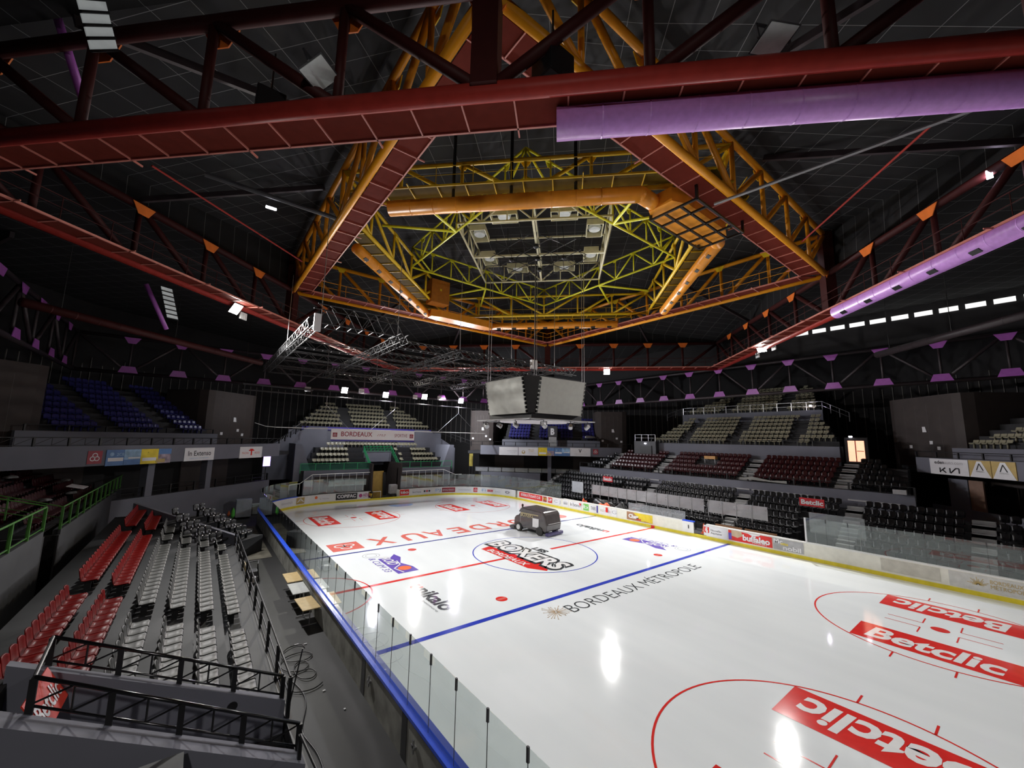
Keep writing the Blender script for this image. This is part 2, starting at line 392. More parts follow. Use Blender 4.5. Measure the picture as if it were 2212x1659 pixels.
def off_path(pts, d):
    out = []
    for i, p in enumerate(pts):
        a = V(pts[max(0, i - 1)]); b = V(pts[min(len(pts) - 1, i + 1)]); t = (b - a).normalized(); n = V((-t.y, t.x))   # outwards = left of travel (clockwise path)
        out.append((p[0] + n.x * d, p[1] + n.y * d))
    return out
def sweep(mb, pts, d0, d1, z0, z1):
    A = off_path(pts, d0); B = off_path(pts, d1); n = len(mb.v)
    for p, q in zip(A, B): mb.v += [(p[0], p[1], z0), (q[0], q[1], z0), (q[0], q[1], z1), (p[0], p[1], z1)]
    for i in range(len(pts) - 1):
        k = n + 4 * i
        for a in range(4): b = (a + 1) % 4; mb.f.append((k + a, k + 4 + a, k + 4 + b, k + b))
    mb.f.append((n, n + 1, n + 2, n + 3)); k = n + 4 * (len(pts) - 1); mb.f.append((k + 3, k + 2, k + 1, k))
    return mb
BP = board_path()
gate_far = lambda p: p[1] > 29 and -1.75 < p[0] < 1.75
gate_bench = lambda p: p[0] > 14 and -4.95 < p[1] < -4.1
solid = lambda p: not gate_far(p) and not gate_bench(p)
BH = 1.2
boards = thing('rink_boards', 'continuous white dasher boards with yellow kick strip enclosing the ice', 'boards')
def sw(name, test, d0, d1, z0, z1, m, label=None):
    b = MB()
    for r in cut(BP, test): sweep(b, r, d0, d1, z0, z1)
    o = b.build(name, m, boards)
    if label: o['label'] = label
    return o
sw('inner_panel', lambda p: solid(p) and not (p[0] > 14.9 and p[1] < 21), 0.0, 0.10, 0.24, BH - 0.02, M['white'])
sw('inner_panel', lambda p: solid(p) and p[0] > 14.9 and p[1] < 21.2, 0.0, 0.10, 0.24, BH - 0.02, M['cream'], 'cream coloured bare board panels on the bench side')
sw('outer_panel', solid, 0.10, 0.26, -0.02, BH - 0.06, M['outer'], 'stained grey outer face')
sw('kick_plate', lambda p: True, -0.03, 0.10, 0.0, 0.24, M['yellow'], 'yellow kick strip')
bluep = lambda p: p[0] < -10.5
sw('top_rail', lambda p: bluep(p), -0.02, 0.13, BH - 0.03, BH + 0.04, M['blue'], 'blue top rail')
sw('top_rail', lambda p: bluep(p), 0.15, 0.32, BH - 0.10, BH - 0.01, M['blue'], 'blue outer ledge')
sw('top_rail', lambda p: solid(p) and not bluep(p) and not (p[0] > 14.9 and p[1] < 12.2), -0.01, 0.16, BH - 0.02, BH + 0.03, M['black'], 'thin black top rail')
sw('top_rail', lambda p: solid(p) and p[0] > 14.9 and p[1] < 12.3, -0.01, 0.27, BH - 0.04, BH + 0.02, M['white'], 'white top rail along the benches')
# doors in the outer face of the left boards
for i, y in enumerate((-9.1, -12.4, -16.0)):
    b = MB().box(-15.225, -15.19, y - 0.16, y + 0.16, 0.0, 1.02); b.build('door_gap', M['black'], boards)
    b = MB().box(-15.28, -15.2, y - 0.75, y - 0.55, 0.62, 0.68).box(-15.28, -15.24, y - 0.68, y - 0.62, 0.5, 0.8); b.build('door_latch', M['steel'], boards)

# ---------------------------------------------------------------- ice
def ice():
    P = off_path(BP, 0.05)
    outline = [(x, y, 0.0) for x, y in P] + [(14.9, -40, 0), (-14.9, -40, 0)]
    m = MB(); n = len(outline); m.v = outline; m.f = [tuple(reversed(range(n)))]
    o = m.build('ice_sheet', ICE); tag(o, 'glossy white sheet of ice with painted red and blue lines and sponsor lettering', 'ice rink'); return o
ICEO = ice()
U, W_, ZN = V((0, 1, 0)), V((1, 0, 0)), V((0, 0, 1))
PZ = 0.004
def ip(name, m, mb, label=None):
    o = mb.build(name, m, ICEO)
    if label: o['label'] = label
    return o
def flat(x0, x1, y0, y1, z=PZ): return MB().poly([(x0, y0, z), (x1, y0, z), (x1, y1, z), (x0, y1, z)])
ip('blue_line', M['iceblue'], flat(-HX, HX, -7.19, -6.89), 'blue line nearer the camera')
ip('blue_line', M['navy'], flat(-HX, HX, 6.90, 7.14), 'darker blue line beyond the centre')
m = flat(-HX, -2.3, -0.14, 0.14); m.f += [tuple(4 + i for i in f) for f in [(0, 1, 2, 3)]]; m.v += flat(1.6, HX, -0.14, 0.14).v; ip('centre_line', M['red'], m)
ip('centre_line_tab', M['red'], MB().box(14.905, 14.918, -0.18, 0.18, 0.0, 0.24), 'red mark on the yellow kick strip')
ip('centre_circle', M['iceblue'], MB().ring(0, 0, 4.44, 4.52, 0, PZ, 96))
ip('referee_crease', M['red'], MB().ring(-HX, 0, 2.93, 3.01, 0, PZ, 48, -PI / 2, PI / 2), 'thin red half circle at the boards')
for cx, cy in ((-7.05, -5.54), (7.05, -5.54), (-7.05, 5.54)):
    o = ip('face_off_spot', M['red'], MB().disc((cx, cy, PZ), (1, 0, 0), (0, 1, 0), 0.31))
    MB().poly([(cx - .24, cy - .10, PZ + .003), (cx + .24, cy - .10, PZ + .003), (cx + .26, cy + .10, PZ + .003), (cx - .26, cy + .10, PZ + .003)][::1]).build('spot_stripe', M['redl'], o)
def letters(s, size, o, X, Y, m, parent, width=None, bold=0.0, shear=0.0, label=None):
    t = text('lettering', s, size, o, X, Y, m, parent, width, bold, shear, depth=0.003)
    t['label'] = label or (s + ' lettering'); return t
for sx in (-1, 1):
    for sy in (-1, 1):
        cx, cy = 7.08 * sx, 19.66 * sy
        near = sy < 0
        mr = M['red']; thin = 0.035 if near else 0.03
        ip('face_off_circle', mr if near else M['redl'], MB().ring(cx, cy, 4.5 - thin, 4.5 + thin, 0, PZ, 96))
        sp = ip('face_off_spot', mr, MB().disc((cx, cy, PZ), (1, 0, 0), (0, 1, 0), 0.31))
        if near:
            MB().poly([(cx - .15, cy - .25, PZ + .003), (cx + .15, cy - .25, PZ + .003), (cx + .15, cy + .25, PZ + .003), (cx - .15, cy + .25, PZ + .003)]).build('spot_stripe', mr, sp)
        h = MB()
        for a in (-1, 1):
            for b in (-1, 1):
                x0 = cx + a * 0.35; y0 = cy + b * 0.60
                h.v += flat(min(x0, x0 + a * 0.8), max(x0, x0 + a * 0.8), y0 - 0.025, y0 + 0.025).v; h.f.append(tuple(range(len(h.v) - 4, len(h.v))))
                h.v += flat(x0 - 0.025, x0 + 0.025, min(y0, y0 + b * 1.2), max(y0, y0 + b * 1.2)).v; h.f.append(tuple(range(len(h.v) - 4, len(h.v))))
        for a in (-1, 1):
            for b in (-0.87, 0.87):
                xe = cx + a * (4.42 if True else 0); h.v += flat(min(xe, xe + a * 0.62), max(xe, xe + a * 0.62), cy + b - 0.03, cy + b + 0.03).v; h.f.append(tuple(range(len(h.v) - 4, len(h.v))))
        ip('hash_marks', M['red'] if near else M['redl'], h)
        for a, dirn in ((-1, -1), (1, 1)):
            # strip nearer the left boards reads away from the camera side, the other the opposite way
            xa, xb = (cx - 3.78, cx - 1.78) if a < 0 else (cx + 1.80, cx + 3.80)
            y0, y1 = cy - 2.38, cy + 2.38
            bx = ip('sponsor_box', mr, flat(xa, xb, y0, y1), 'red box with white lettering painted beside the face-off spot')
            if a < 0: letters('Betclic', 1.28, (xa + 0.38, y1 - 0.42, PZ), (0, -1, 0), (1, 0, 0), M['iwhite'], bx, 3.95, 0.03, 0.15)
            else: letters('Betclic', 1.28, (xb - 0.38, y0 + 0.42, PZ), (0, 1, 0), (-1, 0, 0), M['iwhite'], bx, 3.95, 0.03, 0.15)
ip('goal_crease', M['lblue'], MB().poly([(-1.5, 25.2, PZ), (-1.5, 24.2, PZ), (-0.9, 23.5, PZ), (0.7, 23.5, PZ), (1.4, 24.3, PZ), (1.4, 25.0, PZ)]), 'pale blue goal crease')
# city name beyond the far blue line, read from the far end
L = [('X', 7.1, 8.9), ('U', 4.5, 6.25), ('A', 2.4, 4.2), ('E', 0.35, 1.75), ('D', -1.9, -0.25), ('R', -4.2, -2.55), ('O', -6.6, -4.75), ('B', -8.6, -7.2)]
for ch, a, b in L: letters(ch, 2.15, (-a + 0.0, 10.2, PZ), (-1, 0, 0), (0, -1, 0), M['redl'], ICEO, b - a, 0.02, 0, 'faded red letter ' + ch) if ch != 'A' else letters(ch, 2.15, (-a, 10.2, PZ), (-1, 0, 0), (0, -1, 0), M['redl'], ICEO, b - a, 0.01, 0, 'faded red letter A')
def crest(parent, o, X, Y, s, fg, bg, name='city_crest', off=0.003):
    o = V(o); X = V(X).normalized(); Y = V(Y).normalized(); N = X.cross(Y)
    q = MB().poly([o + X * a * s + Y * b * s + N * off for a, b in ((0, 0), (1, 0), (1, 1), (0, 1))]).build(name, bg, parent)
    e = MB(); c = o + X * 0.5 * s + Y * 0.48 * s + N * (off + 0.003)
    for k in range(3):
        a = PI / 2 + k * 2 * PI / 3; cc = c + X * math.cos(a) * 0.17 * s + Y * math.sin(a) * 0.17 * s; R0, R1 = 0.13 * s, 0.19 * s
        for i in range(18):
            p, r = 2 * PI * i / 18, 2 * PI * (i + 1) / 18
            e.poly([cc + X * R0 * math.cos(p) + Y * R0 * math.sin(p), cc + X * R1 * math.cos(p) + Y * R1 * math.sin(p), cc + X * R1 * math.cos(r) + Y * R1 * math.sin(r), cc + X * R0 * math.cos(r) + Y * R0 * math.sin(r)])
    e.build('crest_emblem', fg, q); return q
crest(ICEO, (-9.7, 10.1, PZ), (-1, 0, 0), (0, -1, 0), 2.2, M['iwhite'], M['redl'])
ip('round_sponsor_mark', M['redl'], MB().disc((11.2, 9.1, PZ), (1, 0, 0), (0, 1, 0), 0.95))
letters('BORDEAUX MÉTROPOLE', 0.86, (-5.15, -8.85, PZ), (1, 0, 0), (0, 1, 0), M['idark'], ICEO, 12.1, -0.012, 0.0)
st = MB(); random.seed(3)
for i in range(26):
    a = 2 * PI * i / 26 + random.uniform(-.1, .1); r1 = random.uniform(0.35, 0.8); c = V((-5.85, -8.30, PZ)); d = V((math.cos(a), math.sin(a), 0)); n = V((-d.y, d.x, 0)) * 0.014
    st.poly([c + d * 0.06 - n, c + d * r1 - n, c + d * r1 + n, c + d * 0.06 + n]); st.disc(c + d * r1, (1, 0, 0), (0, 1, 0), 0.035, 6)
ip('starburst_mark', M['tan'], st, 'tan starburst beside the dark lettering')
for (xa, y0, dy, ux) in ((-10.2, 0, -1, 1), (10.2, 0, 1, -1)):
    X = V((0, dy, 0)); Y = V((ux, 0, 0)); o = V((xa, y0 - dy * 0 + (dy * 1.25), PZ))
    letters('u', 0.85, o, X, Y, M['red'], ICEO, 0.55, 0.03); letters('nikalo', 0.85, o + X * 0.66, Y=Y, X=X, m=M['idark'], parent=ICEO, width=3.2, bold=0.03)
    letters('peinture', 0.16, o + X * 2.2 - Y * 0.30, X, Y, M['igrey'], ICEO, 1.6) if dy < 0 else None
def cooling(o, X, Y, flip):
    o = V(o); X = V(X); Y = V(Y)
    q = MB().poly([o + X * a + Y * b for a, b in ((0.75, 0.1), (4.3, 0.1), (4.3, 1.42), (3.4, 1.42), (2.3, 1.05), (1.1, 1.55), (0.2, 1.42), (0.75, 1.0))]).build('cooling_sponsor_logo', M['purple'], ICEO)
    e = MB(); c = o + X * 3.45 + Y * 0.85 + ZN * 0.006; e.disc(c, X, Y, 0.42, 20); e.build('logo_disc', M['orange_i'], q)
    e = MB(); 
    for a, b in (((1.75, 1.0), (2.6, 0.9)), ((2.6, 0.9), (3.2, 0.28)), ((3.2, 0.28), (4.2, 0.5))):
        p = o + X * a[0] + Y * a[1] + ZN * .005; r = o + X * b[0] + Y * b[1] + ZN * .005; n = ZN.cross(r - p).normalized() * 0.04; e.poly([p - n, r - n, r + n, p + n])
    e.build('logo_line', M['iwhite'], q)
    letters('FROID', 0.62, o + X * 0.35 + Y * 0.28 + ZN * .003, X, Y, M['iwhite'], q, 2.1, 0.02, 0.25)
    letters('& CLIM 33', 0.42, o + X * 0.35 - Y * 0.42, X, Y, M['purple'], q, 3.3, 0.0, 0.25)
    e = MB(); 
    for k in range(2): e.ring((o + X * -0.3).x, (o + X * -0.3).y + 0.0, 0.55 - 0.2 * k, 0.58 - 0.2 * k, 0, PZ, 24)
    e.build('logo_swirl', M['igrey'], q)
cooling((-10.0, 5.35, PZ), (0, -1, 0), (1, 0, 0), 0)
cooling((10.15, -5.4, PZ), (0, 1, 0), (-1, 0, 0), 0)
def team():
    q = MB().poly([(-2.75, 2.9, PZ), (-1.75, 3.2, PZ), (-1.30, -3.0, PZ), (-2.1, -3.6, PZ), (-2.75, -2.5, PZ)][::-1]).build('team_emblem', M['red'], ICEO)
    q['label'] = 'team name in white block letters over a red ribbon'
    letters('BORDEAUX', 0.52, (-2.62, 2.4, PZ + .003), (0, -1, 0), (1, 0, 0), M['iwhite'], q, 4.4, 0.02, 0.1)
    letters('BOXERS', 1.72, (-1.62, 3.95, PZ + .003), (0, -1, 0), (1, 0.05, 0), M['idark'], q, 7.9, 0.09, 0.05)
    letters('BOXERS', 1.52, (-1.50, 3.80, PZ + .007), (0, -1, 0), (1, 0.05, 0), M['iwhite'], q, 7.55, 0.035, 0.05)
    letters('LES', 0.55, (0.45, 0.9, PZ + .008), (0, -1, 0), (1, 0, 0), M['idark'], q, 1.4, 0.05, 0.0)
team()

# ---------------------------------------------------------------- sponsor stickers on the boards (inner faces)
def adR(y0, y1, z0, z1, m, s=None, tc='sign_k', sub=None, label=None, size=None, x=14.945, bold=0.0):
    """on the right boards, y0 > y1: reading direction is towards smaller y"""
    o = MB().box(x - 0.012, x - 0.002, y1, y0, z0, z1).build('sponsor_sticker', m, boards)
    if s: o['label'] = s + ' sticker on the boards'
    elif label: o['label'] = label
    if s: text('lettering', s, size or (z1 - z0) * 0.5, (x - 0.014, y0 - (y0 - y1) * 0.08, z0 + (z1 - z0) * 0.3), (0, -1, 0), (0, 0, 1), M[tc], o, (y0 - y1) * 0.84, bold)
    if sub: text('lettering', sub, (z1 - z0) * 0.18, (x - 0.014, y0 - (y0 - y1) * 0.15, z0 + (z1 - z0) * 0.08), (0, -1, 0), (0, 0, 1), M[tc], o, (y0 - y1) * 0.7)
    return o
W = M['sign_w']
adR(20.4, 15.75, 0.42, 1.08, M['red'], 'BORDEAUX ÉTUDIANTS CLUB', 'sign_w', bold=0.02)
adR(15.6, 14.95, 0.42, 1.05, M['sign_dr'], 'PUB', 'sign_y')
adR(14.7, 13.95, 0.42, 1.05, M['red'], 'UF', 'sign_w', bold=0.03)
adR(13.7, 12.4, 0.36, 1.08, W, 'C J', 'sign_g')
adR(12.1, 11.2, 0.36, 1.08, W, 'i', 'sign_g')
adR(11.0, 9.1, 0.36, 1.08, W, 'In Extenso', 'sign_k')
adR(8.85, 8.05, 0.36, 1.08, M['sign_gr'], 'b', 'sign_w')
adR(7.8, 6.95, 0.36, 1.08, W, 'TENERE', 'idark')
adR(6.9, 6.72, 0.36, 1.1, M['navyb'])['label'] = 'narrow navy sticker'
adR(6.4, 5.9, 0.36, 1.08, W, 'no', 'tan')
adR(5.85, 4.95, 0.36, 1.08, W, 'rondo', 'sign_mag', bold=-.01)
adR(4.9, 4.2, 0.36, 1.08, W, 'G', 'sign_g')
o = adR(2.95, 0.02, 0.34, 1.10, M['sign_y'], None, label='torn yellow and brown sticker with cartoonish white and yellow letters')
MB().prism([(14.93, 2.95, 0.34), (14.93, 2.95, 1.10), (14.93, 2.2, 1.10), (14.93, 1.4, 0.5), (14.93, 0.02, 0.34)], (-0.003, 0, 0)).build('sticker_brown_corner', mat('sticker_brown', (0.40, 0.20, 0.10)), o)
text('lettering', 'Chez', 0.34, (14.925, 2.75, 0.55), (0, -1, 0), (0, 0, 1), M['sign_w'], o, 1.2, 0.06)
text('lettering', 'LAC', 0.36, (14.925, 1.3, 0.42), (0, -1, 0), (0, 0, 1), M['sign_y'], o, 1.15, 0.05); text('lettering', 'du', 0.2, (14.925, 1.9, 0.45), (0, -1, 0), (0, 0, 1), M['red'], o, 0.6, 0.05)
o = adR(-3.0, -4.05, 0.26, 1.17, M['white'], None, label='white gate panel with a small latch'); MB().box(14.90, 14.93, -3.62, -3.55, 0.6, 0.9).build('latch', M['black'], o)
o = adR(-4.95, -6.9, 0.30, 1.15, W, None, label='white Nouvelle-Aquitaine sticker with a red crest')
text('lettering', 'Nouvelle-', 0.17, (14.93, -5.55, 0.74), (0, -1, 0), (0, 0, 1), M['sign_k'], o, 0.9); text('lettering', 'Aquitaine', 0.17, (14.93, -5.55, 0.52), (0, -1, 0), (0, 0, 1), M['sign_k'], o, 0.9)
q = MB().prism([(14.93, -4.98, 1.02), (14.93, -5.42, 1.02), (14.93, -5.42, 0.6), (14.93, -5.2, 0.42), (14.93, -4.98, 0.6)], (-0.004, 0, 0)).build('crest_shield', M['red'], o)
text('lettering', '§', 0.4, (14.924, -5.08, 0.58), (0, -1, 0), (0, 0, 1), M['sign_w'], q, 0.25, 0.03)
o = adR(-7.0, -10.2, 0.34, 1.12, M['red'], None, label='torn red sticker with white lettering next to the yellow kick strip')
MB().box(14.928, 14.934, -7.25, -7.0, 0.4, 0.9).build('violet_patch', M['purple'], o); MB().prism([(14.93, -7.25, 0.7), (14.93, -7.25, 1.12), (14.93, -8.0, 1.12), (14.93, -8.1, 0.8), (14.93, -7.7, 0.6)], (-0.003, 0, 0)).build('torn_paper', M['tan'], o)
text('lettering', 'buffaleo', 0.42, (14.92, -8.1, 0.52), (0, -1, 0), (0, 0, 1), M['sign_w'], o, 1.95, 0.04); text('lettering', 'MAGASIN', 0.12, (14.92, -8.8, 0.4), (0, -1, 0), (0, 0, 1), M['sign_w'], o, 1.0)
MB().prism([(14.93, -7.95, 1.12), (14.93, -9.4, 1.12), (14.93, -9.3, 1.02), (14.93, -8.8, 0.95), (14.93, -8.5, 1.08)], (-0.003, 0, 0)).build('torn_paper', W, o)
o = adR(-10.25, -12.2, 0.34, 1.12, M['sign_g'], None, label='torn grey sticker with white and yellow fragments of letters')
text('lettering', 'Mc', 0.3, (14.925, -10.3, 0.8), (0, -1, 0), (0, 0, 1), M['sign_w'], o, 0.6, 0.04); text('lettering', 'nobil', 0.3, (14.925, -10.9, 0.40), (0, -1, 0), (0, 0, 1), M['sign_w'], o, 1.15, 0.03); text('lettering', 'oto', 0.2, (14.924, -10.75, 0.72), (0, -1, 0), (0, 0, 1), M['sign_y'], o, 0.5, 0.03)
adR(-16.35, -18.95, 0.36, 1.10, mat('board_beige', (0.56, 0.54, 0.47), 0.5), None, label='bare beige panel where a sticker was removed')
o = adR(-19.3, -25, 0.30, 1.12, mat('board_grey', (0.60, 0.60, 0.57), 0.4), None, label='grey panel with faded Bordeaux Métropole lettering')
text('lettering', 'BORDEAUX', 0.2, (14.925, -20.85, 0.78), (0, -1, 0), (0, 0, 1), M['sign_gold'], o, 1.15); text('lettering', 'MÉTROPOLE', 0.2, (14.925, -20.85, 0.52), (0, -1, 0), (0, 0, 1), M['sign_gold'], o, 1.3)
st = MB()
for i in range(16):
    a = PI * i / 15; d = V((0, -math.cos(a), math.sin(a))); c = V((14.928, -20.4, 0.6)); n = V((0, d.z, -d.y)) * 0.012; L1 = 0.22 + 0.1 * (i % 3); st.poly([c + d * .04 - n, c + d * L1 - n, c + d * L1 + n, c + d * .04 + n])
st.build('starburst', M['sign_gold'], o)
def adF(x0, x1, z0, z1, m, s=None, tc='sign_k', sub=None, label=None, bold=0.0, y=None, zt=0.3, hs=0.5):
    y = HY - 0.012 if y is None else y
    o = MB().box(x0, x1, y, y + 0.01, z0, z1).build('sponsor_sticker', m, boards)
    if s: o['label'] = s + ' sticker on the far boards'; text('lettering', s, (z1 - z0) * hs, (x0 + (x1 - x0) * 0.06, y - 0.003, z0 + (z1 - z0) * zt), (1, 0, 0), (0, 0, 1), M[tc], o, (x1 - x0) * 0.88, bold)
    elif label: o['label'] = label
    if sub: text('lettering', sub, (z1 - z0) * 0.16, (x0 + (x1 - x0) * 0.2, y - 0.003, z0 + (z1 - z0) * 0.08), (1, 0, 0), (0, 0, 1), M[tc], o, (x1 - x0) * 0.6)
    return o
adF(-6.3, -3.75, 0.34, 1.10, M['sign_k'], 'COPIFAC', 'sign_w', bold=0.04)
o = adF(-4.0 + 0.35, -1.95, 0.34, 1.10, W, None, label='AÉSIO sticker with a magenta ring'); text('lettering', 'AÉSIO', 0.34, (-3.05, HY - 0.017, 0.58), (1, 0, 0), (0, 0, 1), M['sign_mag'], o, 1.05, 0.02)
MB().disc((-3.33, HY - .016, 0.7), (1, 0, 0), (0, 0, 1), 0.22, 20).build('round_mark', M['sign_mag'], o)
text('lettering', 'MUTUELLE', 0.12, (-3.0, HY - 0.017, 0.42), (1, 0, 0), (0, 0, 1), M['sign_mag'], o, 0.9)
adF(1.85, 3.15, 0.34, 1.10, M['red'], 'téo', 'sign_w', bold=0.03)
adF(3.6, 5.0, 0.36, 1.06, W, 'Bord Cinema', 'sign_k', hs=0.28)
o = adF(5.2, 6.4, 0.36, 1.06, W, None, label='three small dark discs on a white sticker')
for k, mm in enumerate(('sign_k', 'sign_r', 'sign_k')): MB().disc((5.45 + 0.36 * k, HY - .016, 0.7), (1, 0, 0), (0, 0, 1), 0.14, 14).build('round_mark', M[mm], o)
def adC(s0, s1, z0, z1, m, s=None, tc='sign_k', label=None, side=1, bold=0.0, hs=0.5):
    """on the far corner curve, angles in degrees from the straight end; chord panels"""
    n = max(2, int(abs(s1 - s0) / 3)); cx = side * (HX - HR); cy = HY - HR; R = HR - 0.012
    pt = lambda d, r=R: V((cx + side * r * math.sin(math.radians(d)), cy + r * math.cos(math.radians(d)), 0))
    b = MB()
    for i in range(n):
        a = s0 + (s1 - s0) * i / n; c = s0 + (s1 - s0) * (i + 1) / n; p, q = pt(a), pt(c); p2, q2 = pt(a, R + .01), pt(c, R + .01)
        b.quadbox([p + ZN * z0, q + ZN * z0, q2 + ZN * z0, p2 + ZN * z0, p + ZN * z1, q + ZN * z1, q2 + ZN * z1, p2 + ZN * z1])
    o = b.build('sponsor_sticker', m, boards)
    if label: o['label'] = label
    if s:
        o['label'] = s + ' sticker on the corner boards'
        a, c = (pt(s0 + (s1 - s0) * .06, R - .03), pt(s0 + (s1 - s0) * .94, R - .03)); 
        if side < 0: a, c = c, a
        text('lettering', s, (z1 - z0) * hs, a + ZN * (z0 + (z1 - z0) * 0.3), c - a, ZN, M[tc], o, (c - a).length, bold)
    return o
adC(4, 10, .36, 1.06, W, 'PJ', 'sign_lb')
adC(11, 24, .40, 1.04, M['sign_dr'], 'BOWLING MÉRIADECK', 'sign_w', hs=.4)
adC(26, 40, .40, 1.04, W, 'TRANSPARENCE', 'sign_g', hs=.35)
crest(boards, (HX - HR + (HR - .02) * math.sin(math.radians(42)), HY - HR + (HR - .02) * math.cos(math.radians(42)), .42), (0.74, -0.67, 0), (0, 0, 1), 0.62, M['sign_w'], M['sign_r'])
adC(50, 55, .36, 1.06, W, 'Fi', 'sign_lb'); adC(56, 62, .55, .85, M['sign_r'], 'edis', 'sign_w'); adC(64, 71, .4, 1.0, W, 'Ardour', 'sign_g', hs=.3); adC(76, 82, .4, 1.0, W, 'O', 'sign_k')
adC(4, 12, .4, 1.0, W, 'la Vitrée', 'sign_g', side=-1, hs=.25)
o = adC(13, 16, .62, .92, W, None, side=-1, label='orange dot on the boards'); a = math.radians(14.5); MB().disc((-(HX - HR) - (HR - .03) * math.sin(a), HY - HR + (HR - .03) * math.cos(a), .85), (math.cos(a), math.sin(a), 0), (0, 0, 1), .17, 16).build('round_mark', M['orange_i'], o)
adC(24, 31, .36, 1.06, M['sign_gold'], 'A', 'sign_w', side=-1, hs=.6); adC(34, 46, .36, 1.06, W, 'PERMANENCE', 'sign_g', side=-1, hs=.3)
o = adF(-2.35, -1.78, 0.34, 1.10, M['sign_k'], None, label='black sticker with yellow letters at the gate edge'); text('lettering', 'by', .4, (-2.25, HY - .017, .6), (1, 0, 0), ZN, M['sign_y'], o, .4, .04)

# ---------------------------------------------------------------- glass above the boards
def resample(pts, step):
    out = [V(pts[0])]; acc = 0.0; prev = V(pts[0])
    for p in pts[1:]:
        p = V(p)
        while (p - prev).length >= step - acc:
            prev = prev + (p - prev).normalized() * (step - acc); out.append(prev.copy()); acc = 0.0
        acc += (p - prev).length; prev = p
    return out
GW, GH = 1.22, 1.72
pane_me = MB().box(0.006, GW - 0.006, -0.006, 0.006, 0, GH).mesh('glass_panel', GLASS)
pane_dk = MB().box(0.012, GW - 0.012, -0.006, 0.006, 0, 1.1).mesh('rear_pane', glass_mat('whitish_glass', (0.8, 0.8, 0.82), 0.30, (0.80, 0.78, 0.80), 0.06, 2.0))
clip_me = MB().box(-0.025, 0.025, -0.02, 0.02, GH - 0.24, GH + 0.01).box(-0.004, 0.004, -0.008, 0.008, 0, GH - 0.24).mesh('clip', M['dgrey'])
def glaze(pts, where, end, group, z=BH, me=None, clip=True, name='glass_screen'):
    me = me or pane_me; q = resample(pts, GW)
    for i, (a, b) in enumerate(zip(q, q[1:])):
        d = b - a; o = bpy.data.objects.new(name, me); C.objects.link(o); o.location = (a.x, a.y, z); o.rotation_euler = (0, 0, math.atan2(d.y, d.x))
        tag(o, f'clear glass panel {where}, {ordn(i)} from {end}', 'glass panel', group)
        if clip:
            k = bpy.data.objects.new('clip', clip_me); C.objects.link(k); k.parent = o
GP = off_path(BP, 0.20)
left = [p for p in GP if p[0] < -10.6]; leftc = [p for p in GP if -10.6 <= p[0] <= -1.8 and p[1] > 20]
glaze(left, 'on the blue-railed boards', 'the camera', 'glass panels above the left boards')
glaze(leftc, 'on the far boards left of the gate', 'the corner', 'glass panels above the far boards')
rightc = [p for p in GP if p[0] > 1.8 and p[1] > 12.2]
glaze(rightc, 'on the far boards right of the gate', 'the gate', 'glass panels above the far right corner')
rl = [(15.15, y) for y in (-12.35, -27.5)]
glaze(rl, 'on the right boards past the benches', 'the benches', 'glass panels above the near right boards')
# lower glass in front of the timekeepers, and the glass behind the benches
low_me = MB().box(0.012, GW - 0.012, -0.006, 0.006, 0, 0.78).mesh('low_glass', GLASS2)
glaze([(15.15, 2.9), (15.15, -3.3)], 'in front of the timekeepers bench', 'the far end', 'low glass at the timekeepers bench', me=low_me, clip=False, name='low_glass_screen')
post_me = MB().box(-0.03, 0.03, -0.03, 0.03, -0.45, 1.12).mesh('post', M['alu'])
for (y0, y1, nm) in ((9.5, -4.1, 'timekeepers'), (-4.3, -10.2, 'near bench')):
    q = resample([(17.2, y0), (17.2, y1)], GW)
    for i, (a, b) in enumerate(zip(q, q[1:])):
        d = b - a; o = bpy.data.objects.new('rear_glass_screen', pane_dk); C.objects.link(o); o.location = (a.x, a.y, 1.9); o.rotation_euler = (0, 0, math.atan2(d.y, d.x))
        tag(o, f'scuffed grey glass panel behind the {nm}, {ordn(i)} from its far end', 'glass panel', 'scuffed glass behind the benches')
        k = bpy.data.objects.new('post', post_me); C.objects.link(k); k.parent = o
# bench boxes, rails and clutter on the right
def bench(y0, y1, lab, mm='wood'):
    t = thing('players_bench', lab, 'bench', (16.3, (y0 + y1) / 2, 0)); L = abs(y1 - y0) / 2
    MB().box(-0.2, 0.2, -L, L, 0.62, 0.68).build('seat', mat('bench_brown', (0.25, 0.13, 0.06)), t)
    MB().box(0.22, 0.26, -L, L, 0.85, 1.12).build('backrest', mat('bench_brown', (0.25, 0.13, 0.06)), t)
    for y in (-L + 0.2, 0, L - 0.2): MB().box(-0.15, 0.24, y - 0.03, y + 0.03, 0, 0.62).build('leg', M['black'], t)
bench(8.8, 3.2, 'long brown bench behind the boards by the red jackets')
bench(-5.2, -7.4, 'short brown bench right of the traffic cone'); bench(-7.6, -10.0, 'brown bench nearest the torn red sticker')
struct(MB().box(15.22, 17.25, -12.3, 12.2, -0.02, 0.25).build('floor_bench_platform', M['dgrey']))
